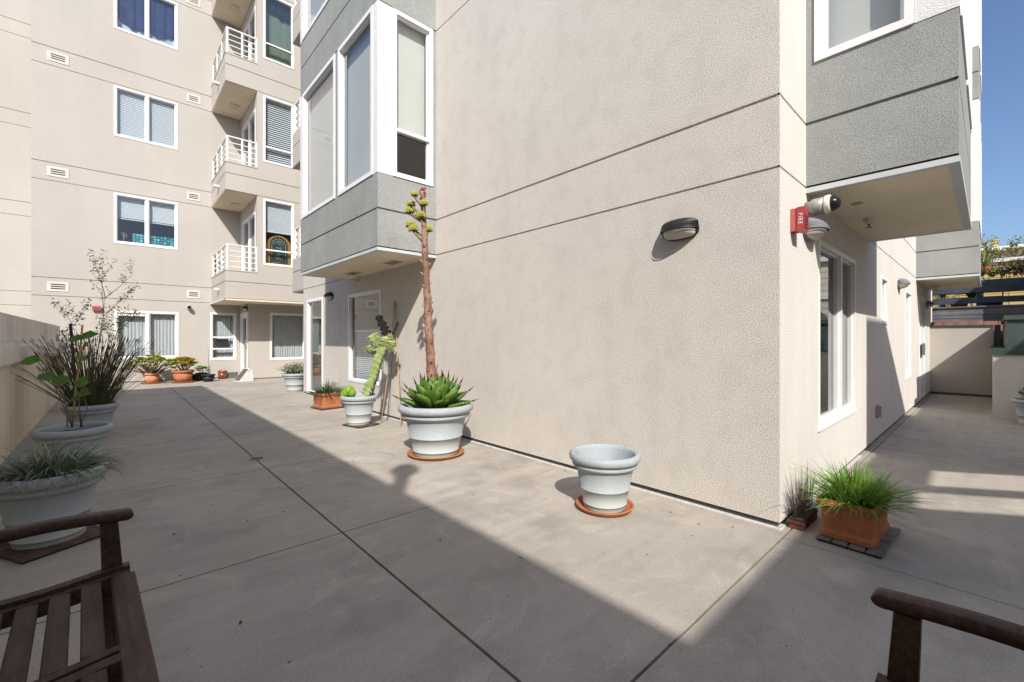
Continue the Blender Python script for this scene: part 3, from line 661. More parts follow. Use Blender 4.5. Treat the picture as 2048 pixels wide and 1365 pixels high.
# ================================================================== ground
J_Y = [2.82, 4.70, 6.69, 8.76, 10.75, 12.7, 14.6]; J_X = [3.11, 4.80, 6.50, 8.10, 9.75, 11.35, 12.95]
fx0, fx1, fy0, fy1 = -1.0, 14.4, -6.0, 22.0
us = [fx0, 1.088, 1.102, fx1] + [x + s * .004 for x in J_X for s in (-1, 1)]; us.sort()
ws = [fy0, .874, .886, fy1] + [y + s * .006 for y in J_Y for s in (-1, 1)]; ws.sort()
def fdep(x, y):
    if abs(x - 1.095) < .007: return None
    if abs(y - .88) < .006 and x > 1.1: return None
    if y > .88 and min(abs(y - j) for j in J_Y) < .006 and x < 3.3: return None
    if y < .88 and x > 2 and min(abs(x - j) for j in J_X) < .004: return None
    return 0.
m = MB(); m.panel(V((0, 0, 0)), X, Y, Z, us, ws, fdep, .022)
tag(m.build('terrace_floor', M['concrete']), kind='structure')
m = MB(); m.quad((fx0, fy0, -.020), (fx1, fy0, -.020), (fx1, fy1, -.020), (fx0, fy1, -.020)); tag(m.build('joint_ground', M['moss']), kind='structure')
m = MB(); m.quad((-400, -400, -.05), (400, -400, -.05), (400, 400, -.05), (-400, 400, -.05)); tag(m.build('ground', M['earth']), kind='structure')
# ================================================================== parapet and garden walls
XP = -.82
pr = thing('parapet_wall', 'cream stucco parapet wall with stepped coping along the left edge', 'wall', (XP, 6, 0))
yP1 = 14.4
zt = 1.52; zc = at_x(0, 735, XP).z; zm = at_x(0, 690, XP).z
m = MB(); m.box(XP - .25, XP, -6, yP1, 0, zc); m.build('wall', M['parapet'], pr, world=True)
m = MB(); m.box(XP - .27, XP + .022, -6, yP1 + .02, zc, zc + .025); m.box(XP - .26, XP + .055, -6, yP1 + .02, zc + .025, zm - .03); m.box(XP - .255, XP + .02, -6, yP1 + .01, zm - .03, zm + .035); m.build('coping', M['parapet_cap'], pr, world=True)
yE = at_x(120, 651, XP - .02).y
m = MB()
ys = [-6, -2, 1.4, 4.2, 6.9, yE]
for a, b in zip(ys[:-1], ys[1:]): m.box(XP - .24, XP - .02, a + .004, b - .004, zm + .037, zt)
m.build('upper_band', M['parapet_cap'], pr, world=True)
ew = thing('garden_wall', 'cream end wall of the walkway with dark coping and brick ledge above', 'wall', (13.8, .45, 0))
m = MB(); m.box(13.8, 13.98, -.05, YR - .002, 0, 1.50); m.build('wall', M['stucco_far'], ew, world=True)
m = MB(); m.box(13.785, 14.0, -.05, YR - .004, 1.50, 1.55); m.build('coping', M['darkgreen'], ew, world=True)
m = MB(); m.box(13.786, 13.8, -.05, YR - .005, 0, .05); m.build('base_flashing', M['shadowgap'], ew, world=True)
m = MB()
y = -1.6; i = 0
while y < YR: m.box(14.02, 14.2, y, min(y + .20, YR - .01), 1.42, 1.63 + .004 * (i % 3)); y += .212; i += 1
tag(m.build('brick_ledge', M['brick']), 'weathered red brick ledge above the walkway end wall', 'ledge')
lw = thing('garden_wall', 'low beige stucco wall with dark green coping right of the walkway', 'wall', (10.15, -1, 0))
m = MB(); m.box(10.15, 13.78, -3.2, -.03, 0, 1.0); m.build('wall', M['stucco'], lw, world=True)
m = MB(); m.box(10.12, 13.78, -3.2, -.01, 1.0, 1.10); m.build('coping', M['darkgreen'], lw, world=True)
gb = thing('utility_box', 'dark green lidded box standing on the low wall', 'box', (10.4, -.9, 1.1))
m = MB(); m.box(10.42, 13.7, -2.4, -.18, 1.1, 1.55); m.build('body', M['greenbox'], gb, world=True)
m = MB(); m.box(10.38, 13.74, -2.44, -.15, 1.55, 1.62); m.build('lid', M['greenbox'], gb, world=True)
m = MB(); m.box(13.1, 13.2, -.145, -.06, 1.1, 1.53); tag(m.build('post', M['darkgreen']), 'slim dark green post on the low wall beside the green box', 'post')
# ================================================================== terraced neighbour beyond the end wall
bw = thing('board_fence', 'weathered grey horizontal boards above the brick ledge', 'fence', (14.6, 0, 1.3))
m = MB()
for k, (a, b) in enumerate([(1.3, 1.62), (1.628, 1.72), (1.728, 1.80), (1.806, 1.97)]):
    m.box(14.6 - .006 * (k % 2), 14.66, -4, 2.2, a, b)
m.build('board', M['greywood'], bw, world=True)
m = MB(); m.box(14.56, 14.75, -4, 2.2, 1.972, 2.0); m.build('cap', M['greywood'], bw, world=True)
dk = thing('deck_railing', 'dark slate painted deck railing with planter beam of the neighbouring terrace', 'railing', (14.95, 0, 2.0))
m = MB()
for yv in (at_x(1886, 600, 14.95).y, at_x(1958, 600, 14.95).y, -.75, -1.6): 
    m = MB(); m.box(14.93, 15.02, yv - .045, yv + .045, 2.0, 2.42); m.build('post', M['navywood'], dk, world=True)
z1, z2 = at_x(1980, 606, 14.93).z, at_x(1980, 594, 14.93).z
m = MB(); m.box(14.89, 14.93, -3.2, 1.6, z1, z2); m.build('rail', M['navywood'], dk, world=True)
z1, z2 = at_x(2000, 583, 14.9).z, at_x(2000, 558, 14.9).z
m = MB(); m.box(14.88, 15.2, -3.2, 1.6, z1, z2); m.build('planter_beam', M['navywood'], dk, world=True)
yh = thing('house', 'yellow panelled house with white trim behind the neighbouring terrace', 'house', (17, 0, 0))
m = MB(); gv = [(2.0 + .42 * i, .012) for i in range(1, 4)]
m.wall(V((17, -8, 0)), Y, -X, 14, 0, 3.24, gv + [(2.75, .012)]); 
us = [-8 + .45 * i for i in range(32)]
m.box(16.99, 17.0, -8, 6, 1.9, 1.93)
for u in us: m.box(16.988, 17.0, u, u + .012, 1.95, 3.22)
m.box(19, 19.2, -10, 8, 3.0, 3.78)
for u in us: m.box(18.988, 19.0, u, u + .012, 3.3, 3.78)
m.build('wall', M['yellow'], yh, world=True)
m = MB(); m.box(16.93, 19, -8, 6, 3.24, 3.33); m.box(18.94, 19.3, -10, 8, 3.78, 3.92); m.build('white_trim', M['white_paint'], yh, world=True)
for nm, px, w, pt in (('chimney', 1969, .05, 485), ('chimney', 1989, .085, 480)):
    p = at_x(px, pt, 19.4); m = MB(); m.box(19.4 - w, 19.4 + w, p.y - w, p.y + w, 3.7, p.z - .04); m.box(19.4 - w * 1.25, 19.4 + w * 1.25, p.y - w * 1.25, p.y + w * 1.25, p.z - .04, p.z); m.build(nm, M['yellow'], yh, world=True)
p = at_x(2042, 496, 18.9); m = MB(); m.box(18.8, 18.93, p.y - .09, p.y + .09, 3.33, p.z); m.build('corner_pier', M['yellow'], yh, world=True)
m = MB(); m.box(14.7, 17, -6, 3, 1.9, 1.968); tag(m.build('deck', M['greywood']), kind='structure')
# ================================================================== wall and ceiling fittings
def eyelid_lamp(label, loc, rz, dark=True, lit=1.0):
    """oval bulkhead lamp: back plate, frosted lens, ribbed hood; local -Y points away from the wall"""
    t = thing('wall_lamp', label, 'lamp', loc, rz, 'bulkhead wall lamps of the two buildings')
    a, b, c = .135, .062, .105
    hm = M['black_metal'] if dark else M['grey_metal']
    m = MB(); n = 36
    ring = lambda s, y: [V((a * s * math.copysign(abs(math.cos(u)) ** .8, math.cos(u)), y, b * s * math.copysign(abs(math.sin(u)) ** .8, math.sin(u)))) for u in [2 * math.pi * k / n for k in range(n)]]
    vs = ring(1.06, 0) + ring(1.06, -.022) + ring(.95, -.028)
    m.add(vs, [(r * n + k, r * n + (k + 1) % n, (r + 1) * n + (k + 1) % n, (r + 1) * n + k) for r in range(2) for k in range(n)] + [tuple(range(2 * n, 3 * n))], True)
    m.build('back_plate', hm, t)
    def shell(s, up0, up1, nu, nv, rib=0):
        vs = []
        for i in range(nv + 1):
            v = up0 + (up1 - up0) * i / nv
            for k in range(nu + 1):
                u = math.pi * k / nu
                rr = s + (rib if i % 2 else 0)
                vs.append(V((a * rr * math.cos(u), -.02 - c * rr * math.sin(u) * math.cos(v), b * rr * 1.05 * math.sin(v) * (math.sin(u) ** .35 if 0 < k < nu else 0.0))))
        return vs, [(i * (nu + 1) + k, i * (nu + 1) + k + 1, (i + 1) * (nu + 1) + k + 1, (i + 1) * (nu + 1) + k) for i in range(nv) for k in range(nu)]
    m = MB(); m.add(*shell(.93, -math.pi / 2, math.pi / 2, 22, 14), True); m.build('lens', M['lens'], t)
    vs, fs = shell(1.06, .10, math.pi / 2, 22, 16, .03); m = MB(); m.add([V((x, y, z * 1.32)) for x, y, z in vs], fs, False)
    vs, fs = shell(1.12, .02, .16, 22, 1); m.add(vs, fs, True)
    m.build('hood', hm, t)
    return t
eyelid_lamp('black oval bulkhead lamp alone on the large front wall', at_x(1362, 464, XB), -math.pi / 2)
p = at_y(1618, 462, YR)
eyelid_lamp('grey ribbed oval lamp directly below the dome camera at the corner', (3.87, YR, 2.055), 0, False)
eyelid_lamp('grey oval lamp between the two narrow windows of the walkway', at_y(1797, 570, YR), 0, False)
p = at_x(662, 594, XB); eyelid_lamp('black oval lamp above the glazed door under the left bay', p, -math.pi / 2)
p = at_x(492, 621, XN); eyelid_lamp('small dark oval lamp over the door of the far building', (XN, 15.62, 2.18), -math.pi / 2)
eyelid_lamp('grey oval lamp beside the sliding door at the walkway end', (13.0, YR, 1.98), 0, False)
def dome_camera(label, loc, rz, s=1.0, col='galv'):
    t = thing('dome_camera', label, 'security camera', loc, rz)
    ax = Matrix.Rotation(math.pi / 2, 3, 'X')        # lathe axis +Z -> -Y
    m = MB(); m.lathe([(.0, 0), (.045 * s, 0), (.045 * s, .03 * s), (.058 * s, .045 * s), (.06 * s, .12 * s), (.0, .12 * s)], 28, axis=ax); m.build('housing', M[col], t)
    m = MB(); m.lathe([(.063 * s, .12 * s), (.066 * s, .125 * s), (.066 * s, .15 * s), (.060 * s, .156 * s), (.0, .156 * s)], 28, axis=ax); m.build('collar', M['cream_trim'], t)
    m = MB(); m.lathe([(.056 * s * math.cos(u), .154 * s + .06 * s * math.sin(u)) for u in [math.pi / 2 * k / 8 for k in range(9)]], 28, axis=ax); m.build('dome', M['black_gloss'], t)
    return t
dome_camera('weathered dome camera with black lens above the grey corner lamp', (3.83, YR, 2.225), 0, 1.0)
dome_camera('small black and white dome camera right of the big curtained window', at_y(377, 615, YA), 0, .95, 'cream_trim')
def fire_alarm(label, loc, rz, w, h, d, word):
    t = thing('fire_alarm', label, 'alarm', loc, rz)
    m = MB(); m.bbox(-w * .46, w * .46, -d * .42, 0, -h * .5, h * .5, .003); m.build('back_box', M['red_faded'], t)
    m = MB(); m.obox(V((0, 0, 0)), X, Z, -Y, -w * .52, w * .52, -h * .52, h * .52, d * .45, d * .95)
    for i in range(7): m.obox(V((0, 0, 0)), X, Z, -Y, -w * .4, w * .4, -h * .4 + i * h * .09, -h * .4 + i * h * .09 + h * .045, d * .95, d)
    hn = m.build('horn', M['red'] if word else M['red_faded'], t)
    if word:
        c = D.curves.new('fire_lettering', 'FONT'); c.body = 'FIRE'; c.size = d * .42; c.align_x = 'CENTER'; c.align_y = 'CENTER'; c.extrude = .0006; c.space_character = 1.15
        to = D.objects.new('tmp_text', c); COL.objects.link(to); dg = bpy.context.evaluated_depsgraph_get(); dg.update()
        me = D.meshes.new_from_object(to.evaluated_get(dg)); D.objects.remove(to)
        # on the left cheek of the horn, reading from top to bottom
        for v in me.vertices:
            x, y, z = v.co; v.co = V((-w * .52 - .0012 - z, -d * .70 - y, -x))
        me.materials.clear(); me.materials.append(M['letter'])
        lo = D.objects.new('lettering', me); COL.objects.link(lo); lo.parent = hn
    return t
fire_alarm('red FIRE alarm box sticking out at the building corner', (3.49, YR, 2.065), 0, .10, .155, .088, True)
fire_alarm('small faded red alarm box left of the big curtained window', at_y(193, 617, YA), 0, .17, .12, .09, False)
def vent(label, loc, w=.40, h=.25, grp='louvre vents of the far building'):
    t = thing('wall_vent', label, 'vent', loc, 0, grp)
    m = MB(); m.panel(V((-w / 2, 0, -h / 2)), X, Z, -Y, [0, w * .16, w * .84, w], [0] + [h * f for f in (.22, .34, .44, .56, .66, .78)] + [h],
                      lambda u, q: .03 if (w * .16 < u < w * .84 and any(h * a < q < h * b for a, b in ((.22, .34), (.44, .56), (.66, .78)))) else -.012, .02)
    m.box(-w / 2, w / 2, -.011, 0, -h / 2, h / 2) if False else None
    for a, b in ((-w / 2, -w / 2 + .004), (w / 2 - .004, w / 2)): m.box(a, b, -.0118, .001, -h / 2, h / 2)
    m.box(-w / 2, w / 2, -.0118, .001, -h / 2, -h / 2 + .004); m.box(-w / 2, w / 2, -.0118, .001, h / 2 - .004, h / 2)
    m.build('grille', M['cream_trim'], t)
    m = MB(); m.quad((-w * .36, -.002, -h * .32), (w * .36, -.002, -h * .32), (w * .36, -.002, h * .32), (-w * .36, -.002, h * .32)); m.build('slot', M['dark'], t)
    return t
FL = ('ground floor', 'first storey', 'second storey', 'third storey')
under = ('just above the ground floor windows', 'just above the window with the stained glass strip', 'just above the window with closed blinds', 'level with the navy curtain top')
for k in range(4):
    vent(f'louvred vent near the left corner, {under[k]}', (-1.06, YA, 2.625 + ST * k))
    if k < 4: vent(f'louvred vent beside the stacked balconies, {under[k]}', (1.85, YA, 2.625 + ST * k), .34, .24)
def ceil_vent(label, x, y, w, l):
    t = thing('ceiling_vent', label, 'vent', (x, y, 2.342))
    m = MB(); m.box(-w / 2, w / 2, -l / 2, l / 2, -.008, .003); m.build('frame', M['soffit'], t)
    m = MB()
    for k in range(4): m.box(-w * .4, w * .4, -l * .4 + k * l * .21, -l * .4 + k * l * .21 + l * .11, -.010, -.004)
    m.build('slot', M['dark'], t)
ceil_vent('slotted soffit vent under the left bay nearer the agave', 2.95, 5.75, .2, .42); ceil_vent('slotted soffit vent under the left bay farther along', 2.95, 7.15, .2, .42)
def sprinkler(label, x, y, s=1.0):
    t = thing('sprinkler', label, 'sprinkler', (x, y, 2.342))
    m = MB(); m.lathe([(0, 0.003), (.045 * s, .003), (.045 * s, -.012), (.03 * s, -.02), (.028 * s, -.05), (.018 * s, -.055), (0, -.055)], 24); m.build('cup', M['cream_trim'], t)
    m = MB(); m.lathe([(0, -.05), (.008 * s, -.05), (.008 * s, -.08), (.026 * s, -.083), (.026 * s, -.088), (0, -.088)], 16); m.build('deflector', M['galv'], t)
q = at_z(1738, 437, 2.342); sprinkler('white sprinkler head hanging under the right bay', q.x, q.y)
q = at_z(716, 552, 2.342); sprinkler('white sprinkler head hanging under the left bay', q.x, q.y, 1.1)
q = at_z(1873, 572, 2.342); sprinkler('white sprinkler head under the far walkway bay', q.x, q.y, 1.3)
q = at_z(1714, 407, 2.342)
m = MB(); m.lathe([(0, 0), (.04, 0), (.04, -.006), (.03, -.010), (0, -.010)], 24); o = m.build('cover_disc', M['galv'], None, loc=(q.x, q.y, 2.343)); tag(o, 'round metal cover disc in the soffit of the right bay', 'cover')
for px, py, lb in ((803, 523, 'small round hole cap near the agave stalk in the left bay soffit'), (698, 551, 'small round hole cap beyond the vents in the left bay soffit')):
    q = at_z(px, py, 2.342); m = MB(); m.lathe([(0, 0), (.028, 0), (.028, -.005), (.0, -.006)], 16); tag(m.build('cover_disc', M['galv'], None, loc=(q.x, q.y, 2.343)), lb, 'cover')
def outlet(label, loc, rz):
    t = thing('outlet_box', label, 'outlet', loc, rz)
    m = MB(); m.bbox(-.045, .045, -.028, 0, -.075, .075, .008); m.build('box', M['galv'], t)
    m = MB(); m.obox(V((0, 0, 0)), X, Z, -Y, -.03, .03, -.06, .062, .028, .05); m.build('cover', M['galv'], t)
outlet('grey outdoor outlet box low on the wall above the square planter', at_x(671, 772, XB), -math.pi / 2)
outlet('grey outdoor outlet box low on the shaded walkway wall', at_y(1752, 823, YR), 0)
# floor drain
q = at_z(514, 918); dr = thing('floor_drain', 'round slotted drain grate in the concrete beside the long joint', 'drain', (q.x, q.y, 0))
m = MB(); m.lathe([(0, .003), (.075, .003), (.08, 0)], 28); m.build('rim', M['galv'], dr)
m = MB()
for k in range(-3, 4): w = math.sqrt(.062 ** 2 - (k * .017) ** 2); m.box(k * .017 - .005, k * .017 + .005, -w, w, .0032, .0045)
m.build('slot', M['dark'], dr)
# stained glass things standing in the far windows
def stained(name, label, W_, Ht, cols, nx, nz, loc):
    t = thing(name, label, 'stained glass', loc)
    for i, c in enumerate(cols):
        mm = mat(f'{name}_glass_{i}', c, .25, var=.35, vscale=9)
        m = MB()
        for a in range(nx):
            for b in range(nz):
                if (a * 3 + b * 5 + (a * b) % 4) % len(cols) != i: continue
                cx, cz = (a + .5) / nx * W_ - W_ / 2, (b + .5) / nz * Ht
                rx, rz_ = W_ / nx * .48, Ht / nz * .48
                m.add([V((cx + rx * math.cos(u) * (1 if (a + b) % 2 else abs(math.cos(2 * u)) * .3 + .75), -.004, cz + rz_ * math.sin(u))) for u in [2 * math.pi * k / 10 for k in range(10)]], [tuple(range(10))])
        m.build('pane', mm, t)
    m = MB(); m.box(-W_ / 2, W_ / 2, -.001, .008, 0, Ht); m.build('leading', M['rubber'], t)
stained('stained_glass_panel', 'teal and blue stained glass strip along the bottom of a dark window', 1.02, .30, [(.05, .35, .38), (.10, .42, .55), (.02, .16, .10), (.16, .50, .48), (.03, .22, .36)], 13, 4, (.93, YA + .12, 4.0))
hd = thing('hand_ornament', 'brown wooden hand ornament with spread fingers in the dark window', 'ornament', (.24, YA + .13, 3.99))
m = MB(); m.tube([(0, 0, 0), (0, 0, .10), (0, 0, .16), (0, 0, .22)], [.026, .024, .034, .040], 10, flat=.5)
for k, (dx, ln) in enumerate(((-.034, .075), (-.012, .095), (.012, .09), (.034, .07))): m.tube([(dx, 0, .21), (dx * 1.25, -.004, .21 + ln * .55), (dx * 1.35, .0, .21 + ln)], [.010, .009, .006], 7)
m.tube([(.03, 0, .15), (.062, -.01, .19), (.07, -.012, .225)], [.013, .010, .007], 7); m.build('hand', M['skin_wax'], hd)
sg = thing('stained_glass_panel', 'arched stained glass panel in an orange wooden frame behind a window', 'stained glass', (3.70, YF + .16, 3.42))
def arch(w, h, n=16): return [(-w, 0), (w, 0)] + [(w * math.cos(math.pi * k / n), h - w + w * math.sin(math.pi * k / n)) for k in range(n + 1)]
ao, ai = arch(.34, .93), arch(.245, .80)
m = MB(); n = len(ao); inn = [(x, z + .09) if True else 0 for x, z in [(a, b - .0) for a, b in ai]]
vs = [V((x, -.02, z)) for x, z in ao] + [V((x, -.02, z)) for x, z in inn] + [V((x, .02, z)) for x, z in ao] + [V((x, .0, z)) for x, z in inn]
fs = [(k, (k + 1) % n, n + (k + 1) % n, n + k) for k in range(n)] + [(k, 2 * n + k, 2 * n + (k + 1) % n, (k + 1) % n) for k in range(n)] + [(n + k, n + (k + 1) % n, 3 * n + (k + 1) % n, 3 * n + k) for k in range(n)]
m.add(vs, fs); m.build('wood_frame', M['woodframe'], sg)
m = MB(); m.add([V((x * .99, .012, z)) for x, z in inn], [tuple(range(n))]); m.build('dark_glass', mat('dark_leaded_glass', (.035, .06, .055), .2, var=.5, vscale=14), sg)
m = MB()
for r in (.19, .13): m.tube([(r * math.cos(u), .0, .64 + r * math.sin(u)) for u in [math.pi * k / 12 for k in range(13)]], .006, 5)
for k in range(7): u = math.pi * (k + .5) / 7; m.tube([(.05 * math.cos(u), .0, .64 + .05 * math.sin(u)), (.235 * math.cos(u), .0, .64 + .235 * math.sin(u))], .004, 4)
for x in (-.19, .19): m.tube([(x, 0, .12), (x, 0, .64)], .006, 5)
for z in (.12, .45): m.tube([(-.19, 0, z), (.19, 0, z)], .006, 5)
for (cx, cz) in ((0, .27), (-.06, .24), (.06, .24), (0, .36), (0, .7), (-.05, .55), (.05, .55)): m.tube([(cx + .035 * math.cos(u), -.002, cz + .03 * math.sin(u)) for u in [2 * math.pi * k / 8 for k in range(9)]], .007, 5)
m.build('leading', M['leadglass'], sg)
# ================================================================== pots
POT = [(.0, 0), (.150, 0), (.153, .012), (.155, .035), (.161, .038), (.161, .046), (.157, .050), (.178, .150), (.185, .153), (.185, .161), (.180, .165), (.204, .290), (.213, .312), (.232, .318), (.237, .332), (.228, .345), (.226, .352),
       (.245, .356), (.256, .370), (.260, .390), (.254, .408), (.240, .418), (.226, .416), (.216, .405), (.212, .385)]
def big_pot(label, loc, s=(1, 1, 1), soil=.36, group='grey green plastic planters'):
    t = thing('planter_pot', label, 'pot', loc, rnd(0, 6), group); t.scale = s
    m = MB(); inner = [(.200, .34), (.186, .28), (.150, .12), (.135, .05), (0, .045)] if soil is None else [(.208, soil), (.20, soil - .02), (0, soil - .02)]
    m.lathe(POT + inner, 64); m.build('shell', M['pot'], t)
    if soil is not None:
        m = MB(); n = 40; vs = [V((0, 0, soil + .02))]
        for r in (.07, .14, .2085):
            for k in range(n): vs.append(V((r * math.cos(2 * math.pi * k / n), r * math.sin(2 * math.pi * k / n), soil + (rnd(-.012, .014) if r < .2 else 0))))
        fs = [(0, 1 + k, 1 + (k + 1) % n) for k in range(n)] + [(1 + r * n + k, 1 + (r + 1) * n + k, 1 + (r + 1) * n + (k + 1) % n, 1 + r * n + (k + 1) % n) for r in range(2) for k in range(n)]
        m.add(vs, fs, True); m.build('soil', M['soil'], t)
    return t
def saucer(label, loc, r):
    m = MB(); m.lathe([(0, .001), (r * .86, .001), (r * .95, .012), (r, .028), (r * 1.02, .034), (r * 1.0, .040), (r * .96, .038), (r * .93, .026), (r * .86, .012), (0, .012)], 56)
    return tag(m.build('plant_saucer', M['terra'], None, loc=loc), label, 'saucer', 'terracotta saucers')
def wood_tile(label, loc, rz, w, d, m_='deckwood', slats=5):
    t = thing('wood_tile', label, 'mat', loc, rz)
    m = MB(); m.box(-w / 2 + .01, w / 2 - .01, -d / 2 + .01, d / 2 - .01, .001, .012); m.build('grid', M['rubber'], t)
    for k in range(slats):
        a = -d / 2 + d * k / slats; m = MB(); m.bbox(-w / 2 + rnd(0, .006), w / 2 - rnd(0, .006), a + .004, a + d / slats - .004, .0125, .022 + rnd(0, .002), .003); m.build('slat', M[m_], t)
    return t
PZ = .013     # pots stand on the floor of their saucer
pe = at_z(1209, 1016); big_pot('empty grey green pot on the sunny slab near the building corner', (pe.x, pe.y, PZ), (1, 1, .97), None); saucer('terracotta saucer under the empty pot', (pe.x, pe.y, 0), .208)
pa = at_z(872, 909); AS = (1.55, 1.55, 1.29); big_pot('largest grey green pot, holding the agave by the wall', (pa.x, pa.y, PZ), AS); saucer('terracotta saucer under the big agave pot', (pa.x, pa.y, 0), .30)
pc = at_z(718, 851.5); big_pot('grey green pot with the leaning cactus beside the lower window', (pc.x, pc.y, .024)); wood_tile('dark wood tile under the cactus pot', (pc.x + .03, pc.y, 0), .25, .36, .40, 'deckwood2')
pd = at_z(590, 782.5); big_pot('grey green pot of silvery shrub half hidden by the door corner', (pd.x, pd.y, .001), (1.1, 1.1, 1.02))
p1 = V((-.283, 3.895, 0)); big_pot('nearest left grey green pot with arching grey strap leaves', (p1.x, p1.y, .024), (1.05, 1.05, 1.02)); wood_tile('brown wood tile under the nearest left pot', (p1.x, p1.y, 0), .5, .44, .44, 'deckwood2')
p2 = V((-.264, 5.73, 0)); big_pot('second left grey green pot with thin canes and few leaves', (p2.x, p2.y, .001), (1.05, 1.05, 1.04)); saucer('chipped terracotta saucer under the second left pot', (p2.x, p2.y, 0), .21)
p3 = V((-.2, 7.63, 0)); big_pot('third left grey green pot with dark reeds', (p3.x, p3.y, .001), (1.05, 1.05, 1.04))
p4 = V((-.30, 10.9, 0)); big_pot('hidden grey green pot of the thin tall sapling', (p4.x, p4.y, .001), (.9, .9, .9))
q = at_z(2064, 800, .37); pR = (9.75, -.42, 0); big_pot('pale pot at the right edge before the low wall', pR, (.85, .85, .9))
def square_pot(label, loc, rz, w, d, h, mk='terra', soil_d=.05):
    t = thing('square_planter', label, 'pot', loc, rz, 'square terracotta planters')
    m = MB(); lv = [(.97, 0), (1.0, .005), (1.0, .035), (.95, .045), (.93, .05), (.97, h * .80), (1.02, h * .82), (1.09, h * .86), (1.10, h * .93), (1.06, h), (.98, h), (.94, h * .95), (.92, h - soil_d - .01)]
    vs = []; c = .02; 
    for f, z in lv:
        for sx, sy, o in ((1, 1, 0), (-1, 1, 1), (-1, -1, 0), (1, -1, 1)):
            a, b = w / 2 * f, d / 2 * f
            pts = [(sx * a, sy * (b - c)), (sx * (a - c * .3), sy * (b - c * .3)), (sx * (a - c), sy * b)]
            if o: pts = pts[::-1]
            vs += [V((x, y, z)) for x, y in pts]
    n = 12
    fs = [(i * n + k, i * n + (k + 1) % n, (i + 1) * n + (k + 1) % n, (i + 1) * n + k) for i in range(len(lv) - 1) for k in range(n)]; fs.append(tuple(range(n - 1, -1, -1)))
    m.add(vs, fs, False); m.build('shell', M[mk], t)
    m = MB(); s = [V((x, y, h - soil_d + rnd(-.004, .006))) for x in [w * .46 * (i / 3 - 1) for i in range(7)] for y in [d * .46 * (i / 3 - 1) for i in range(7)]]
    m.add(s, [(i * 7 + j, (i + 1) * 7 + j, (i + 1) * 7 + j + 1, i * 7 + j + 1) for i in range(6) for j in range(6)], True); m.build('soil', M['soil'], t)
    return t
sqL = V((2.87, 8.08, .023)); square_pot('sunlit orange square planter beside the door', sqL, .12, .38, .38, .265); wood_tile('dark wood tile under the sunlit square planter', (sqL.x, sqL.y, 0), .12, .44, .44, 'deckwood2')
sqR = V((3.49, .58, .024)); square_pot('square terracotta planter of bright grass at the walkway corner', sqR, -.04, .46, .27, .235); wood_tile('grey wood tile under the walkway grass planter', (sqR.x + .0, sqR.y - .02, 0), -.04, .56, .33, 'deckwood', 4)
def round_pot(label, loc, r0, r1, h, mk, soil=True, rim=.02, name='flower_pot'):
    t = thing(name, label, 'pot', loc)
    m = MB(); m.lathe([(0, 0), (r0, 0), (r1 * .97, h * .80), (r1 * .97, h * .8), (r1 + rim, h * .82), (r1 + rim, h - .006), (r1 + rim - .006, h), (r1 - .005, h), (r1 - .012, h - .04), (0, h - .04)], 40); m.build('shell', M[mk], t)
    if soil: m = MB(); m.lathe([(r1 - .013, h - .038), (r1 * .5, h - .03), (0, h - .026)], 24); m.build('soil', M['soil'], t)
    return t
def on_floor(px, py): return at_z(px, py)
t1 = on_floor(303, 767.5); round_pot('left terracotta pot with bushy yellow green succulent', (t1.x, t1.y, .012), .14, .185, .29, 'terra_pale'); saucer('pale saucer under the bushy succulent pot', (t1.x, t1.y, 0), .24)
t2 = on_floor(366, 765.5); round_pot('wide terracotta pot with yellow leaved plant', (t2.x, t2.y, .012), .185, .245, .345, 'terra'); saucer('pale saucer under the yellow leaved pot', (t2.x, t2.y, 0), .28)
b1 = on_floor(386, 764); round_pot('black nursery pot touching the wide terracotta pot', (b1.x + .1, b1.y + .25, 0), .09, .12, .2, 'blackpot')
b2 = on_floor(404, 761); round_pot('black nursery pot with bright green leaves', (b2.x, b2.y + .1, 0), .11, .145, .22, 'blackpot')
b3 = on_floor(417, 763.5); round_pot('square shouldered black pot with a bare stick', (b3.x, b3.y, 0), .12, .155, .21, 'blackpot')
b4 = on_floor(444, 757.5); round_pot('brown glazed pot with a few thin blades', (b4.x, b4.y - .1, 0), .125, .125, .25, 'brownpot', rim=.003)
b5 = on_floor(464, 756); m = MB(); m.box(-.13, .13, -.09, .09, .001, .16); m.box(-.14, .14, -.1, .1, .16, .18); tag(m.build('storage_tub', M['greenpot'], None, loc=(b5.x, b5.y - .1, 0)), 'small dark green tub between the brown pot and the hatch board', 'tub')
q = on_floor(483, 763); ab = thing('hatch_board', 'brown board leaning as a ramp in a white frame at the far door', 'board', (q.x - .08, q.y, 0), R(-72))
for nm, mk, e in (('frame', 'white_paint', .010), ('panel', 'brownboard', -.012)):
    m = MB(); o_ = V((0, -.05, 0)); u_ = V((1, 0, 0)); w_ = V((0, .62, .78)).normalized(); nn = u_.cross(w_)
    m.obox(o_, u_, w_, nn, -.13 - e, .15 + e, .0 if e > 0 else .02, .46 + e, (0 if e > 0 else .012), (.012 if e > 0 else .02)); m.build(nm, M[mk], ab)
m = MB(); m.add([V((.17, -.05, 0)), V((.17, .34, 0)), V((.17, .30, .34)), V((.185, -.05, 0)), V((.185, .34, 0)), V((.185, .30, .34))], [(0, 1, 2), (5, 4, 3), (0, 3, 4, 1), (1, 4, 5, 2), (2, 5, 3, 0)]); m.build('side_cheek', M['white_paint'], ab)
tr = thing('trough_planter', 'long rusty red trough against the wall foot behind the grass planter', 'pot', (3.47, YR - .075, 0))
m = MB(); L_ = .165
m.obox(V((0, 0, 0)), X, Y, Z, -L_, L_, -.04, .045, .0, .04); m.obox(V((0, 0, 0)), X, Y, Z, -L_ - .008, L_ + .008, -.042, .055, .04, .056); m.build('shell', mat('rusty_trough', (.12, .05, .035), .8, var=.3, vscale=12), tr)
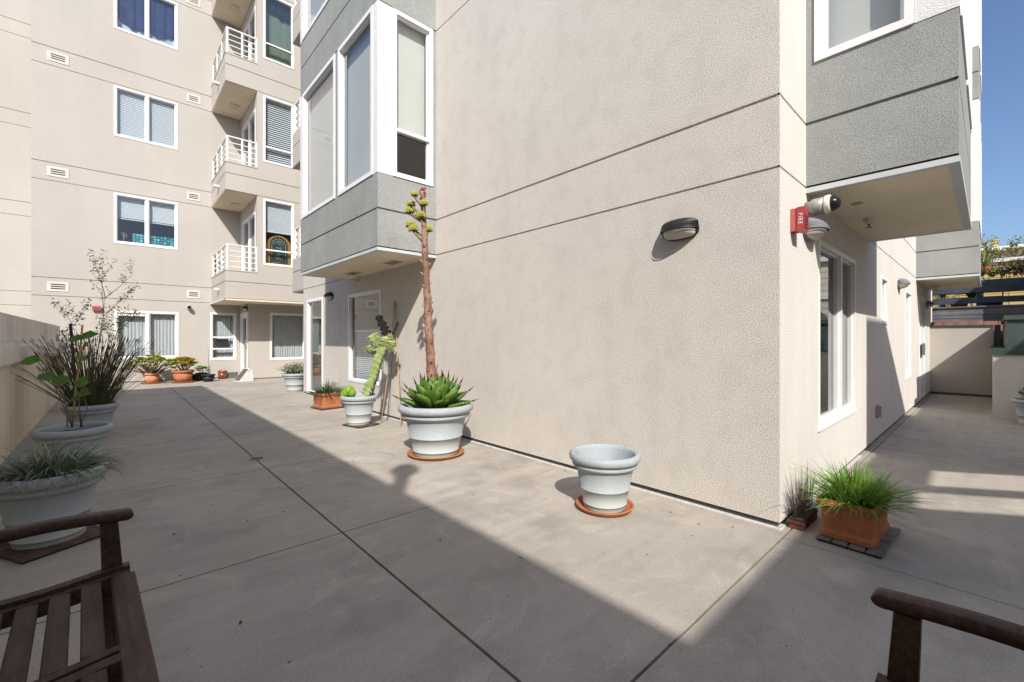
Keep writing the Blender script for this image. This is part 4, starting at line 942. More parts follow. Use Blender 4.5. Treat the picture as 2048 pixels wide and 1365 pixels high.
m = MB(); m.obox(V((0, 0, 0)), X, Y, Z, -L_, L_, -.04, .045, .0622, .066); m.build('soil', M['soil'], tr)
# ================================================================== benches
def bench(label, loc, rz):
    """slatted hardwood bench. local: x along its length 0..Wd, y from the front edge (0) to the back, z up"""
    t = thing('garden_bench', label, 'bench', loc, rz, 'dark hardwood benches')
    Wd, Dp, SH, AH = 1.52, .50, .43, .625
    for x in (-.012, Wd + .012):
        m = MB()       # front leg leans slightly, runs up to the arm
        m.obox(V((x, .045, 0)), X, Y, Z, -.022, .022, -.028, .028, 0, SH - .01)
        m.add([V((x + a, y, z)) for z, y0, y1 in ((SH - .012, .017, .073), (AH - .028, .030, .078)) for a, y in ((-.02, y0), (.02, y0), (.02, y1), (-.02, y1))], [(0, 1, 5, 4), (1, 2, 6, 5), (2, 3, 7, 6), (3, 0, 4, 7), (4, 5, 6, 7)])
        m.build('leg', M['teak'], t)
        m = MB()
        m.add([V((x + a, y, z)) for z, y0, y1 in ((0, Dp + .03, Dp + .085), (SH, Dp - .02, Dp + .035), (.90, Dp + .09, Dp + .125)) for a, y in ((-.022, y0), (.022, y0), (.022, y1), (-.022, y1))], [(0, 1, 5, 4), (1, 2, 6, 5), (2, 3, 7, 6), (3, 0, 4, 7), (4, 5, 9, 8), (5, 6, 10, 9), (6, 7, 11, 10), (7, 4, 8, 11), (8, 9, 10, 11), (3, 2, 1, 0)])
        m.build('leg', M['teak'], t)
        m = MB(); n = 18; vs = []      # curved arm rest with a rounded nose
        for i in range(n + 1):
            s = max(0, i - 4) / (n - 4); y = .008 + s * (Dp + .07); z = AH + .020 * math.sin(math.pi * min(1, s * 1.15)) - .012 * s
            w = .026; h = .017
            if i < 5: q_ = [.08, .45, .72, .9, 1][i]; y = -.055 + .022 * (1 - math.sqrt(1 - (1 - q_) ** 2)) if False else -.012 + .020 * (1 - math.sqrt(max(0, 1 - q_ * q_))); h = .017 * q_; w = .026 * (.9 + .1 * q_)
            for k in range(12):
                u = 2 * math.pi * k / 12; cu, su = math.cos(u), math.sin(u)
                vs.append(V((x + w * math.copysign(abs(cu) ** .28, cu), y, z - .012 + h * math.copysign(abs(su) ** .28, su))))
        m.add(vs, [(i * 12 + k, i * 12 + (k + 1) % 12, (i + 1) * 12 + (k + 1) % 12, (i + 1) * 12 + k) for i in range(n) for k in range(12)] + [tuple(range(12)), tuple(range(n * 12 + 11, n * 12 - 1, -1))], True)
        m.build('arm_rest', M['teak'], t)
    dish = lambda y: -.016 * math.sin(math.pi * max(0, min(1, (y - .06) / (Dp - .08))))
    def crossrail(x0, x1, dz=0., hh=.05):
        m = MB(); n = 12; vs = []
        for i in range(n + 1):
            y = .0 + (Dp + .0) * i / n; z = SH + dish(y) + dz
            vs += [V((x0, y, z)), V((x1, y, z)), V((x1, y, z - hh)), V((x0, y, z - hh))]
        m.add(vs, [(i * 4 + k, i * 4 + (k + 1) % 4, (i + 1) * 4 + (k + 1) % 4, (i + 1) * 4 + k) for i in range(n) for k in range(4)] + [(0, 1, 2, 3), tuple(range(n * 4 + 3, n * 4 - 1, -1))])
        m.build('seat_rail', M['teak'], t)
    xm = Wd - .56
    for a, b in ((-.005, .03), (.036, .062), (xm - .045, xm - .008), (xm + .006, xm + .035), (Wd - .062, Wd - .036)): crossrail(a, b)
    crossrail(Wd - .03, Wd + .006, .012, .07)
    m = MB(); m.bbox(.0625, Wd - .0625, -.012, .052, SH - .024, SH + .001, .004); m.build('seat_slat', M['teak'], t)
    for k in range(6):
        y0 = .076 + k * .072
        for a, b in ((.0625, xm - .0455), (xm + .0355, Wd - .0625)):
            z = SH + dish(y0 + .024); m = MB(); m.bbox(a, b, y0, y0 + .049, z - .022, z, .003); m.build('seat_slat', M['teak'], t)
    m = MB(); m.box(.055, Wd - .055, .0, .025, SH - .09, SH - .026); m.build('apron', M['teak'], t)
    for x in range(14):
        xx = .09 + x * (Wd - .18) / 13; m = MB(); m.obox(V((xx, Dp + .02, SH + .05)), X, V((0, .10, .36)).normalized(), V((0, -.36, .10)).normalized(), -.022, .022, 0, .37, 0, .016); m.build('back_slat', M['teak'], t)
    for z0, y0 in ((SH + .02, Dp + .01), (.84, Dp + .10)):
        m = MB(); m.bbox(.05, Wd - .05, y0, y0 + .03, z0, z0 + .055, .004); m.build('back_rail', M['teak'], t)
    return t
bn = bench('dark brown slatted bench at the lower left corner', (.098, .585, 0), math.pi / 2 + R(2))
dup(bn, (1.385, .186, 0), math.pi, 'dark brown bench at the lower right, only its arm rest showing')

m = MB()
for k in range(150):                                # grit and dry leaf bits on the slabs
    x, y = rnd(-.7, 3.1), rnd(.9, 12) if k % 3 else rnd(.9, 4)
    if k % 4 == 0: x = 3.2 - abs(rnd(0, .3)) * random.random(); y = rnd(1.1, 9)
    if k % 9 == 0: x, y = rnd(2, 9), rnd(-.2, .85)
    z = .0015; a = rnd(0, 6.28); l = rnd(.004, .013) * (1.4 if k % 5 == 0 else 1); c, s_ = math.cos(a), math.sin(a)
    m.add([V((x + l * c, y + l * s_, z)), V((x - .4 * l * s_, y + .4 * l * c, z + l * .3)), V((x - l * c, y - l * s_, z)), V((x + .4 * l * s_, y - .4 * l * c, z + .002))], [(0, 1, 2, 3)])
tag(m.build('leaf_litter', mat('dry_bits', (.11, .075, .045), .9, var=.5, vscale=9)), 'scattered dry leaf bits and grit on the concrete slabs', 'litter', kind='stuff')
# ================================================================== plants
def clump(m, n, r, len_, wid, lean, droop, seg=5, zj=.0, rect=None, fold=.25, dirbias=None):
    for i in range(n):
        if rect: bx, by = rnd(-rect[0], rect[0]), rnd(-rect[1], rect[1]); a = math.atan2(by + rnd(-.05, .05), bx + rnd(-.05, .05)) + rnd(-.7, .7); q = max(abs(bx) / rect[0], abs(by) / rect[1])
        else: q = math.sqrt(random.random()); a = rnd(0, 6.283); bx, by = r * q * math.cos(a), r * q * math.sin(a); a += rnd(-.5, .5)
        l = lean[0] + (lean[1] - lean[0]) * q + rnd(-.12, .12)
        d = V((math.cos(a) * math.sin(l), math.sin(a) * math.sin(l), math.cos(l)))
        if dirbias: d = (d + V(dirbias) * random.random()).normalized()
        m.blade((bx, by, rnd(-zj, zj)), d, rnd(*len_), rnd(*wid), rnd(*droop), seg, fold, rnd(-.6, .6))
# ---- agave
az = .36 * AS[2] + PZ + .03
ag = thing('agave_plant', 'green spiny agave with a tall red brown flower stalk against the wall', 'plant', (pa.x, pa.y, az))
lm = MB(); sm = MB()
def agave_leaf(az_, tilt, ln, wd, r0, z0, curl):
    ca, sa = math.cos(az_), math.sin(az_); out = V((ca, sa, 0)); side = V((-sa, ca, 0))
    n = 9; p = out * r0 + Z * z0; d = (out * math.sin(tilt) + Z * math.cos(tilt)); st = ln / n; rows = []
    prof = [.55, .66, .79, .91, .98, 1.0, .94, .76, .42, .03]
    th = [.030, .030, .027, .024, .021, .018, .015, .011, .007, .001]
    for i in range(n + 1):
        t = i / n; nn = d.cross(side).normalized()      # upper face normal
        if nn.dot(out * -math.cos(tilt) + Z) < 0: nn = -nn
        w = wd * .5 * prof[i]; cup = w * .36
        rows.append([p - side * w + nn * cup, p - side * w * .5 + nn * cup * .22, p.copy(), p + side * w * .5 + nn * cup * .22, p + side * w + nn * cup, p + side * w * .55 - nn * (th[i] - cup * .2), p - nn * th[i] * 1.5, p - side * w * .55 - nn * (th[i] - cup * .2)])
        if 1 <= i <= n - 1:
            for sg_ in (-1, 1):
                for f in (0, .5):
                    e = p + side * w * sg_ + nn * cup + d * (st * f * .6)
                    tip = e + side * sg_ * .010 + nn * .004 + d * .004
                    sm.add([e + d * .004, e - d * .004, e + nn * .003, tip], [(0, 1, 3), (1, 2, 3), (2, 0, 3)])
        ax = side; d = (Matrix.Rotation(curl * st, 3, ax) @ d).normalized(); p = p + d * st
    tip = p
    lm.add([q for r in rows for q in r], [(i * 8 + k, i * 8 + (k + 1) % 8, (i + 1) * 8 + (k + 1) % 8, (i + 1) * 8 + k) for i in range(n) for k in range(8)], True)
    sm.tube([tip - d * .035, tip + d * .005, tip + d * rnd(.035, .055)], [.010, .0055, .0006], 6)
NL = 32
for i in range(NL):
    t = i / (NL - 1); a = i * 2.39996 + rnd(-.1, .1)
    tilt = .22 + (t ** .9) * 1.22 + rnd(-.06, .06)
    agave_leaf(a, tilt, .215 + .115 * t + rnd(-.02, .02), .225 - .075 * t, .035 + .07 * t, .13 - .12 * t, -3.0 + 2.2 * t)
lm.build('leaves', M['agave'], ag); tag(sm.build('spines', M['agave_spine'], ag), None)
top = at_z(834, 380, 0); right = V((CA, -SA, 0))
ht = H + (678 - 383) / FPX * (pa - V((0, 0, 0))).dot(V((SA, CA, 0))) - az
lean = -.125
def on_stalk(s): return right * (.0 + lean * (s ** .75) * 1.0 + .0) * 1.0 + right * (-.02) + Z * (ht * s)
stp = [right * -.085 + right * (.0) + Z * .02] ; stp = [on_stalk(k / 16) for k in range(17)]
stp = [p - V((.06, -.01, 0)) * 0 for p in stp]
m = MB(); m.tube([on_stalk(k / 90) for k in range(91)], [(.050 - .026 * (k / 90) ** 1.2) * (1 + (.09, .02, 0, -.02)[k % 4] * (1 if k < 75 else .3)) for k in range(91)], 14); sk = m.build('flower_stalk', M['stalk'], ag)
m = MB()
for k in range(58):                                # bracts up the stalk
    s = .12 + .66 * k / 58; p = on_stalk(s); a = k * 2.4; r = .050 - .026 * s ** 1.2
    o_ = V((math.cos(a), math.sin(a), 0)); b_ = p + o_ * r * .9
    sd = V((-o_.y, o_.x, 0)); m.add([b_ - sd * .017, b_ + sd * .017, b_ + Z * .030 + o_ * .004, b_ + o_ * rnd(.02, .045) + Z * rnd(.03, .06)], [(0, 1, 3), (1, 2, 3), (2, 0, 3)])
m.build('bract', M['stalk_red'], sk)
m = MB()
for k in range(5): a = k * 1.3; o_ = V((math.cos(a), math.sin(a), 0)); m.blade(on_stalk(.05 + k * .012) + o_ * .04, (o_ * .12 + Z), .27, .065, .1, 5, .5)
m.build('base_bract', M['stalk_red'], sk)
dz_ = lambda px, py: None
pdep = pa.dot(V((SA, CA, 0)))
CL = [(821, 407, .042), (849.5, 410.5, .044), (818, 421, .046), (843.6, 435, .055), (820, 449, .05), (829, 461, .05), (855, 458, .05), (831, 392, .038)]
for i, (px, py, r) in enumerate(CL):
    s = (H + (678 - (py + 12)) / FPX * pdep - az) / ht
    lat = (px - 835) / FPX * pdep
    root = on_stalk(min(.99, s - .03)); fw = V((SA, CA, 0)) * (-.05 if i % 2 else .03)
    end = V((0, 0, 0)) + right * ((px - 872) / FPX * pdep) + Z * (H + (678 - py) / FPX * pdep - az) + fw
    m = MB(); m.tube([root, root * .5 + end * .5 - Z * .02, end - Z * .02], [.015, .011, .016], 8)
    br = m.build('flower_branch', M['stalk'], sk)
    m = MB()
    for k in range(70):
        u = math.acos(1 - 1.25 * ((k + .5) / 70)); v = k * 2.4
        d = V((math.sin(u) * math.cos(v), math.sin(u) * math.sin(v), math.cos(u))); l = r * rnd(.9, 1.25)
        m.tube([end + d * .012 - Z * .012, end + d * l * .7 - Z * .008, end + d * l - Z * .004], [.0045, .0085, .0048], 5)
    m.build('flower_cluster', M['bud'], ag)
m = MB()
for k in range(26):
    s = .93 + .07 * random.random(); p = on_stalk(s) + V((rnd(-.03, .03), rnd(-.03, .03), rnd(0, .04)))
    m.lathe([(0, -.018), (.012, -.008), (.014, .004), (.006, .018), (0, .022)], 7, c=p)
m.build('flower_bud', M['bud_red'], ag)
# ---- leaning cactus
cz = .40
ct = thing('cactus_plant', 'tall leaning ribbed cactus with a paddled head and one black arm', 'cactus', (pc.x, pc.y, cz))
cd = pc.dot(V((SA, CA, 0))); fwd = V((SA, CA, 0))
def cp(px, py, dd=0.): return right * ((px - 718) / FPX * (cd + dd)) * 1.0 + fwd * dd + right * 0 + Z * (H + (678 - py) / FPX * (cd + dd) - cz)
def rib_stem(mb, me_, pts, rad, ribs=4, wave=.25, steps=26):
    """ribbed column with scalloped corky edges"""
    pts = [V(p) for p in pts]; n = steps; cl = []
    for i in range(n + 1):
        t = i / n * (len(pts) - 1); k = min(int(t), len(pts) - 2); f = t - k
        p0, p1, p2, p3 = pts[max(k - 1, 0)], pts[k], pts[k + 1], pts[min(k + 2, len(pts) - 1)]
        cl.append(.5 * ((2 * p1) + (p2 - p0) * f + (2 * p0 - 5 * p1 + 4 * p2 - p3) * f * f + (3 * p1 - p0 - 3 * p2 + p3) * f ** 3))
    seg = ribs * 4; vs = []; prev = None
    for i, p in enumerate(cl):
        tt = (cl[min(i + 1, n)] - cl[max(i - 1, 0)]).normalized()
        a = tt.cross(V((0, 1, .3))).normalized() if prev is None else (prev - tt * prev.dot(tt)).normalized()
        prev = a; b = tt.cross(a); s = i / n; rr = rad[0] + (rad[1] - rad[0]) * s
        if s > .93: rr *= max(.15, (1 - s) / .07) ** .5
        sc = 1 + wave * (.6 * math.sin(i * 1.15 + 1.3 * math.sin(i * .37)) + rnd(-.25, .25))
        for k in range(seg):
            u = 2 * math.pi * k / seg; q = k % 4
            f = (1.25 * sc if q == 0 else .62 if q == 2 else .80)
            pt = p + (a * math.cos(u) + b * math.sin(u)) * rr * f
            vs.append(pt)
            if q == 0 and me_ is not None: me_.lathe([(0, -.008), (.008, 0), (0, .008)], 5, c=pt, smooth=False)
    mb.add(vs, [(i * seg + k, i * seg + (k + 1) % seg, (i + 1) * seg + (k + 1) % seg, (i + 1) * seg + k) for i in range(n) for k in range(seg)] + [tuple(range(n * seg, n * seg + seg))], True)
m = MB(); e = MB()
rib_stem(m, e, [cp(727, 802), cp(735, 782), cp(748, 748), cp(757, 718), cp(768, 692)], (.054, .062), 4, .34, 64)
m.build('column', M['cactus'], ct)
for a, b, c, r in (((760, 696), (756, 684), (748, 668), .055), ((766, 694), (773, 684), (775, 674), .06), ((774, 698), (786, 690), (789, 682), .05), ((757, 700), (746, 702), (740, 692), .045), ((770, 690), (783, 676), (778, 672), .042)):
    m = MB(); rib_stem(m, e, [cp(*a), cp(*b, -.04), cp(*c, -.06)], (r * .85, r * 1.25), 3, .36, 20); m.build('lobe', M['cactus'], ct)
e.build('corky_rib', M['cactus_edge'], ct)
m = MB(); rib_stem(m, None, [cp(776, 682, .06), cp(770, 668, .08), cp(759, 648, .1), cp(751, 631, .1)], (.066, .04), 4, .42, 34); m.build('dark_arm', M['cactus_dark'], ct)  # upper arm in a near-black skin
m = MB()
for (px, py, r) in ((698, 786, .06), (703, 781, .068), (693, 790, .05), (709, 787, .055)):
    p = cp(px, py, -.1); m.lathe([(r * .5, -.06), (r, -.02), (r * .95, .03), (r * .5, .06), (0, .066)], 10, c=p)
m.build('offset', M['succ_g'], ct)
# canes leaning on the wall beside the cactus
def cane(label, pts, r, mk): 
    m = MB(); m.tube(pts, r, 7); o = m.build('cane', M[mk], None, loc=tuple(pts[0]), world=True); return tag(o, label, 'cane', 'canes by the cactus')
bx = lambda px, py: at_x(px, py, XB - .03)
g_ = lambda px, py: at_z(px, py, .004)
cane('pale bamboo cane leaning on the wall nearest the cactus', [g_(762, 847), bx(783, 700), bx(789, 604)], .008, 'bamboo')
cane('pale bamboo cane leaning on the wall behind the agave pot', [g_(802, 853), bx(796, 730), bx(790, 602)], .008, 'bamboo')
cane('thin dark wire cane between the two bamboo canes', [g_(774, 842), bx(780, 780), bx(786, 690)], .004, 'black_metal')
cane('short black stake propping up the cactus', [(pc.x + .16, pc.y - .05, .385), tuple(bx(765, 720)), tuple(bx(796, 645))], .011, 'black_metal')
# ---- square planter plants
gr = thing('grass_plant', 'bright green bushy grass spilling from the corner planter', 'plant', (sqR.x, sqR.y, .20), -.04)
m = MB(); clump(m, 640, 0, (.12, .31), (.008, .014), (.0, .85), (.1, 1.8), 6, .012, (.17, .085)); clump(m, 200, 0, (.24, .42), (.006, .010), (.75, 1.15), (.3, .9), 6, .01, (.16, .08), dirbias=(.75, -.45, 0)); m.build('blades', M['grass'], gr)
st = thing('strap_leaf_plant', 'blue green strap leaf plant in the sunlit square planter', 'plant', (sqL.x, sqL.y, .225))
m = MB(); clump(m, 260, 0, (.18, .34), (.018, .030), (.05, 1.05), (.5, 1.4), 5, .01, (.14, .14)); m.build('leaves', M['strap'], st)
dg_ = thing('dead_grass', 'dry brown grass tuft in the long trough', 'plant', (3.47, YR - .075, .08))
m = MB(); clump(m, 60, 0, (.14, .34), (.003, .006), (0, .4), (.05, .3), 4, .0, (.14, .025)); m.build('blades', M['deadgrass'], dg_)
# ---- left row
di = thing('strap_leaf_plant', 'grey green arching strap leaf plant in the nearest left pot', 'plant', (p1.x, p1.y, .40))
m = MB(); clump(m, 620, .20, (.13, .27), (.009, .015), (.0, .85), (.8, 3.4), 7, .01); m.build('leaves', M['dianella'], di)
m = MB()
for i in range(90): a = rnd(0, 6.28); r = rnd(.05, .36); m.blade((.5 * r * math.cos(a), .5 * r * math.sin(a), rnd(.10, .18)), (math.cos(a), math.sin(a), .8), rnd(.10, .18), .006, 1.6, 4)
m.build('pale_tip', M['leaf_grey'], di)
vn = thing('climbing_plant', 'sparse climber with a few broad green leaves on thin canes', 'plant', (p2.x, p2.y, .40))
vd = p2.dot(V((SA, CA, 0)))
def vp(px, py, dd=0.): return right * ((px - 148) / FPX * (vd + dd)) + fwd * dd + Z * (H + (678 - py) / FPX * (vd + dd) - .40)
m = MB()
for P_ in ([(143, 855), (130, 810), (110, 775), (93, 755), (84, 735)], [(148, 855), (128, 800), (98, 765), (92, 730)], [(158, 855), (157, 815), (160, 760), (162, 690)], [(160, 855), (166, 800), (170, 760), (172, 735)], [(163, 855), (167, 820), (163, 770)]):
    m.tube([vp(*q, .04 * math.sin(i * 2 + P_[0][0])) for i, q in enumerate(P_)], [.005, .005, .0045, .004, .003][:len(P_)], 6)
m.build('stem', M['bark'], vn)
m = MB()
for px, py, s in ((78, 728, .20), (97, 758, .22), (118, 765, .20), (133, 768, .17), (172, 676, .22), (162, 680, .16), (164, 762, .15), (172, 770, .16), (158, 782, .12), (170, 794, .15), (160, 800, .12), (174, 725, .13)):
    c = vp(px, py, rnd(-.06, .06)); a = rnd(-.5, .5); tdir = right * math.cos(a) * random.choice((-1, 1)) + fwd * math.sin(a) - Z * .45
    m = MB(); m.leaf(c - tdir.normalized() * s * .4, -fwd * .8 + Z * .7 + V((rnd(-.4, .4), rnd(-.3, .3), 0)), tdir, s * .8, s * .55, .1); m.build('leaf', M['leaf'], vn)
m = MB(); m.tube([vp(144, 855), vp(153, 770), vp(161, 700), vp(165, 650)], [.010, .009, .008, .008], 7); sk_ = m.build('cane', M['bamboo'], None, loc=(p2.x, p2.y, .40)); tag(sk_, 'brown stake standing in the second left pot', 'cane')
rd = thing('reed_plant', 'large dark clump of fine reeds fanning from the third left pot', 'plant', (p3.x, p3.y, .40))
m = MB(); tp = MB()
for i in range(540):
    q = math.sqrt(random.random()); a = rnd(0, 6.283); b_ = V((.17 * q * math.cos(a), .17 * q * math.sin(a), 0)); l = .04 + (.42 if random.random() < .82 else .78) * q ** 1.2 + rnd(-.07, .09); ln = rnd(.45, .92)
    d = V((math.cos(a) * math.sin(l), math.sin(a) * math.sin(l), math.cos(l))); pts = [b_]; dd = d.copy()
    for k in range(4): pts.append(pts[-1] + dd * ln / 4); dd = (dd + V((rnd(-.03, .03), rnd(-.03, .03), -.05))).normalized()
    m.tube(pts, [.0024, .0023, .0021, .0018, .0014], 4, cap=False)
    if random.random() < .8:
        e_ = pts[-1]; tp.tube([e_ - dd * .03, e_ + dd * .01, e_ + dd * .05], [.002, .0048, .001], 4)
m.build('stem', M['reed'], rd); tp.build('seed_head', M['reed_tip'], rd)
for (px, py0, py1, r) in ((141, 700, 650, .016),):
    b0 = right * ((px + 6 - 182) / FPX * 5.5) + Z * .0; 
    m = MB(); m.tube([V((-.12, .05, .0)), right * ((px - 182) / FPX * 5.5) + Z * (H + (678 - 648) / FPX * 5.5 - .40)], [r * .9, r], 7); o = m.build('stake', M['black_metal'], None, loc=(p3.x, p3.y, .40)); tag(o, 'dark stake rising from the reed clump', 'stake')
sp = thing('sapling', 'thin tall sapling with sparse small leaves in front of the cream wall', 'tree', (p4.x, p4.y, .30))
m = MB(); lf = MB()
def branch(p, d, ln, r, lev):
    pts = [p]; n = 5
    for k in range(n): d = (d + V((rnd(-.1, .1), rnd(-.1, .1), rnd(0, .08)))).normalized(); pts.append(pts[-1] + d * ln / n)
    m.tube(pts, [r * (1 - .16 * k) for k in range(n + 1)], 5, cap=False)
    if lev:
        for k in range(5 if lev == 2 else 4):
            q = pts[random.randint(2, n)]; branch(q, (d * .8 + V((rnd(-.8, .8), rnd(-.8, .8), rnd(.0, .5)))).normalized(), ln * rnd(.28, .5), r * .55, lev - 1)
    if lev < 2:
        for k in range(17):
            q = pts[random.randint(1, n)] + V((rnd(-.05, .05), rnd(-.05, .05), rnd(-.04, .06))); lf.leaf(q, (rnd(-1, 1), rnd(-1, .3), rnd(.1, 1)), (rnd(-1, 1), rnd(-1, 1), rnd(-.4, .8)), rnd(.028, .05), .022)
branch(V((.02, 0, 0)), V((.05, .0, 1)), 1.72, .012, 2); branch(V((-.05, 0, 0)), V((-.10, .0, 1)), 1.2, .010, 2); branch(V((.0, .05, 0)), V((.16, .0, 1)), 1.15, .010, 2)
m.build('trunk', M['bark'], sp); lf.build('crown', M['leaf_olive'], sp)
# ---- shrubs and pots along the back
def shrub(label, loc, stems, rad, hgt, nleaf, ls, mk, cat='plant', name='shrub', rosette=False, grp=None, low=.15, mk2=None):
    t = thing(name, label, cat, loc, 0, grp); m = MB(); lf = MB(); l2 = MB()
    for k in range(stems):
        a = k * 2.4 + rnd(-.3, .3); q = ((k + .6) / stems) ** .5
        e = V((rad * q * math.cos(a), rad * q * math.sin(a), hgt * (low + (1 - low) * math.sqrt(max(0, 1 - q * q * (.97 if rosette else .8)))) * rnd(.85, 1.05)))
        mid_ = e * .5 + V((0, 0, -hgt * .06 + rnd(-.02, .02))); m.tube([V((rnd(-.03, .03), rnd(-.03, .03), -.02)), mid_, e], [.012 * rad / .3, .009 * rad / .3, .005], 5, cap=False)
        for j in range(nleaf):
            tgt = l2 if (mk2 and random.random() < .4) else lf
            if rosette:
                u = j * 2.4; tl = .25 + 1.1 * j / nleaf; d = V((math.cos(u) * math.sin(tl), math.sin(u) * math.sin(tl), math.cos(tl)))
                tgt.leaf(e, V((-d.x, -d.y, 1.2)), d, ls * rnd(.8, 1.1), ls * .5, .1)
            else:
                s = rnd(.45, 1.08); c = e * s + V((rnd(-.09, .09), rnd(-.09, .09), rnd(-.06, .06))) * (rad / .35)
                tgt.leaf(c, (rnd(-1, 1), rnd(-1, 1), rnd(.1, 1.3)), (rnd(-1, 1), rnd(-1, 1), rnd(-.5, .7)), ls * rnd(.7, 1.3), ls * .55)
    m.build('stem', M['bark'], t); lf.build('leaves', M[mk], t)
    if mk2: l2.build('pale_leaves' if mk2 != 'succ_y' else 'yellow_leaves', M[mk2], t)
    return t
shrub('bushy yellow green succulent on bare grey branches in front of the curtains', (t1.x, t1.y, .27), 40, .54, .50, 17, .115, 'succ', rosette=True, name='succulent_plant', low=.1, mk2='succ_g')
shrub('yellow and green leaved plant in the wide terracotta pot', (t2.x, t2.y, .33), 20, .32, .34, 16, .15, 'succ_y', rosette=True, name='succulent_plant', mk2='succ_g')
shrub('small bright green plant in a black pot', (b2.x, b2.y + .1, .2), 9, .17, .2, 14, .10, 'succ_g', rosette=True, name='succulent_plant')
m = MB(); m.tube([V((0, 0, 0)), V((.0, 0, .35)), V((-.01, 0, .82))], [.012, .008, .004], 6); m.tube([V((.03, 0, 0)), V((.035, 0, .3))], [.016, .012], 6); tag(m.build('bare_stick', M['bark'], None, loc=(b3.x, b3.y, .17)), 'bare thin stick standing in a black pot', 'stick')
th = thing('grass_tuft', 'few thin yellow blades in the brown glazed pot', 'plant', (b4.x, b4.y - .1, .21)); m = MB(); clump(m, 16, .09, (.12, .24), (.008, .012), (.1, .8), (.3, 1), 4); m.build('blades', M['bamboo'], th)
shrub('silvery grey shrub in the pot by the door corner', (pd.x, pd.y, .38), 60, .30, .26, 16, .045, 'leaf_grey', mk2='leaf_olive')
shrub('small plant in the pale pot at the right edge', (pR[0], pR[1], .34), 10, .17, .18, 14, .05, 'leaf')
# ---- plants of the neighbouring terrace
def tp_(px, py, x): return at_x(px, py, x)
q = tp_(1918, 612, 15.25); round_pot('terracotta pot behind the dark deck railing', (q.x, q.y, 1.972), .13, .18, .27, 'terra')
shrub('rounded green bush in the terracotta pot behind the railing', (q.x, q.y - .22, 2.2), 26, .22, .40, 22, .045, 'leaf_dark', mk2='leaf', low=.3)
q = tp_(1972, 612, 15.3); m = MB(); m.bbox(15.2, 15.5, q.y - .26, q.y + .16, 1.972, 2.25, .01); tag(m.build('storage_box', M['navywood']), 'dark blue storage box behind the deck railing', 'box')
for i, (px, py, rad, hg, n, mk, mk2, lb) in enumerate([
    (1957, 562, .24, .26, 22, 'leaf_dark', 'flower_r', 'dark reddish shrub on the planter beam next to the grey bay'),
    (1985, 560, .18, .16, 16, 'succ_g', None, 'low bright green plant on the planter beam'),
    (2006, 557, .16, .24, 16, 'leaf_dark', 'leaf_grey', 'dark green shrub left of the orange flower'),
    (2044, 566, .22, .36, 26, 'leaf_dark', 'leaf_olive', 'overhanging green shrub at the right end of the planter beam'),
    (2030, 560, .14, .28, 14, 'leaf', 'flower_r', 'mixed flowering shrub behind the orange flower')]):
    q = tp_(px, py, 15.05); shrub(lb, (15.05, q.y, 2.70), n, rad, hg, 16, .045, mk, name='terrace_shrub', mk2=mk2, low=.25)
q = tp_(2022, 543, 15.0); of_ = thing('orange_flower', 'orange spiky flower above the planter beam', 'flower', (15.0, q.y, q.z - .05)); m = MB()
for k in range(26): a = k * 2.4; m.leaf((0, 0, 0), (0, 0, 1), (math.cos(a), math.sin(a), rnd(.1, .8)), rnd(.10, .17), .035)
m.build('petals', M['flower_o'], of_)
q = tp_(1969, 560, 15.1); sk2 = thing('spiky_plant', 'pale spiky yucca plant rising behind the planter beam', 'plant', (15.1, q.y, 2.9)); m = MB()
for k in range(16): a = k * 2.4; l = rnd(.2, .9); m.blade((0, 0, 0), (math.cos(a) * l, math.sin(a) * l, 1), rnd(.45, .75), .035, .3, 4)
m.build('leaves', M['leaf_olive'], sk2)
q = tp_(1960, 520, 16.2); tr_ = thing('small_tree', 'small open tree with brownish leaves against the sky beside the grey bay', 'tree', (16.2, q.y + .12, 1.97)); m = MB(); lf = MB()
def br2(p, d, ln, r, lev):
    pts = [p]
    for k in range(4): d = (d + V((rnd(-.15, .15), rnd(-.15, .15), rnd(0, .12)))).normalized(); pts.append(pts[-1] + d * ln / 4)
    m.tube(pts, [r * (1 - .18 * k) for k in range(5)], 5, cap=False)
    if lev:
        for k in range(4): br2(pts[random.randint(2, 4)], (d + V((rnd(-.7, .7), rnd(-.9, .9), rnd(0, .6)))).normalized(), ln * .5, r * .6, lev - 1)
    if lev < 2:
        for k in range(15):
            q_ = pts[random.randint(1, 4)] + V((rnd(-.1, .1), rnd(-.1, .1), rnd(-.08, .1))); lf.leaf(q_, (rnd(-1, .2), rnd(-1, 1), rnd(.1, 1)), (rnd(-1, 1), rnd(-1, 1), rnd(-.6, .6)), rnd(.05, .085), .04)
br2(V((0, 0, 0)), V((0, -.02, 1)), 1.30, .03, 2); br2(V((0, -.1, .1)), V((0, -.22, 1)), 1.25, .025, 2)
m.build('trunk', M['bark'], tr_); lf.build('crown', M['leaf_olive'], tr_)
hg = thing('hedge', 'clipped olive green hedge on top of the white trim', 'hedge', (17.5, 0, 3.33)); lf = MB()
for k in range(5200): lf.leaf((rnd(-.25, .25), rnd(-3.0, 1.2), rnd(0, .30) + .05 * math.sin(k)), (rnd(-1, .3), rnd(-1, 1), rnd(.1, 1)), (rnd(-1, 1), rnd(-1, 1), rnd(-.5, .8)), rnd(.05, .09), .045)
lf.build('foliage', M['leaf_olive'], hg); m = MB(); m.box(-.2, .2, -3.0, 1.2, -.0, .22); m.build('branches', M['bark'], hg)
q = tp_(2030, 600, 15.5); ch = thing('terrace_chair', 'black wire chair on the neighbouring terrace', 'chair', (15.6, q.y, 1.97)); m = MB()
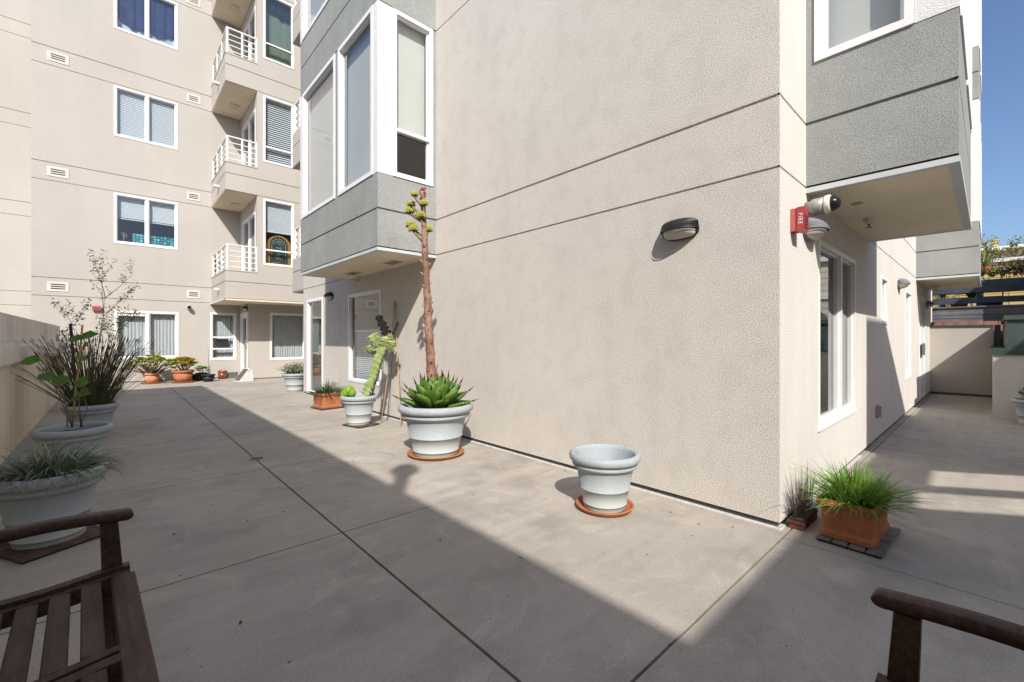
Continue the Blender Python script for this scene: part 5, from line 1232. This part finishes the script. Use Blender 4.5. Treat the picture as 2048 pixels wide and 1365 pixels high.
for sx in (-.2, .2):
    m.tube([(-.05, sx, 0), (.18, sx * .9, .45)], .012, 6); m.tube([(.35, sx, 0), (.12, sx * .9, .45)], .012, 6); m.tube([(.3, sx, .45), (.42, sx * 1.05, .88)], .012, 6)
m.build('frame', M['wicker'], ch)
m = MB(); m.box(-.08, .34, -.21, .21, .45, .475); m.build('seat', M['wicker'], ch)
m = MB(); m.tube([(.42, -.21, .88), (.42, .21, .88)], .014, 6)
for k in range(7): m.tube([(.32, -.18 + k * .06, .5), (.42, -.18 + k * .06, .88)], .006, 5)
m.build('backrest', M['wicker'], ch)
# ================================================================== light, sky, camera
SUN = V((-.68, -.98, 1.0)).normalized()
w = D.worlds.new('World'); SC.world = w; w.use_nodes = True; nt = w.node_tree
sky = nt.nodes.new('ShaderNodeTexSky'); sky.sky_type = 'NISHITA'; sky.sun_disc = False
sky.sun_elevation = math.asin(SUN.z); sky.sun_rotation = math.atan2(SUN.x, SUN.y); sky.air_density = .95; sky.dust_density = 2.1; sky.ozone_density = 5.0
bg = nt.nodes['Background']; bg.inputs['Strength'].default_value = SKY
nt.links.new(sky.outputs[0], bg.inputs[0])
sl = D.lights.new('sun', 'SUN'); sl.energy = SUNE; sl.angle = R(.5); sl.color = (1.0, .955, .885)
so = D.objects.new('sun', sl); COL.objects.link(so); so.rotation_euler = (-SUN).to_track_quat('-Z', 'Y').to_euler(); so.location = (-10, -14, 20)
cam = D.cameras.new('camera'); co = D.objects.new('camera', cam); COL.objects.link(co)
cam.sensor_width = 36; cam.lens = 36 * FPX / 2048; cam.clip_start = .05; cam.clip_end = 2000; cam.shift_y = -(682.5 - HY) / 2048
co.location = (0, 0, H); co.rotation_euler = (math.pi / 2, 0, -ANG); SC.camera = co
vs_ = SC.view_settings; vs_.view_transform = 'Standard'; vs_.look = 'None'; vs_.gamma = 1; vs_.exposure = EXPO
SC.render.engine = 'CYCLES'; SC.cycles.max_bounces = 8; SC.cycles.diffuse_bounces = 4; SC.cycles.transparent_max_bounces = 12; SC.cycles.use_denoising = True; SC.cycles.denoising_prefilter = 'NONE'
SC.cycles.caustics_reflective = False; SC.cycles.caustics_refractive = False
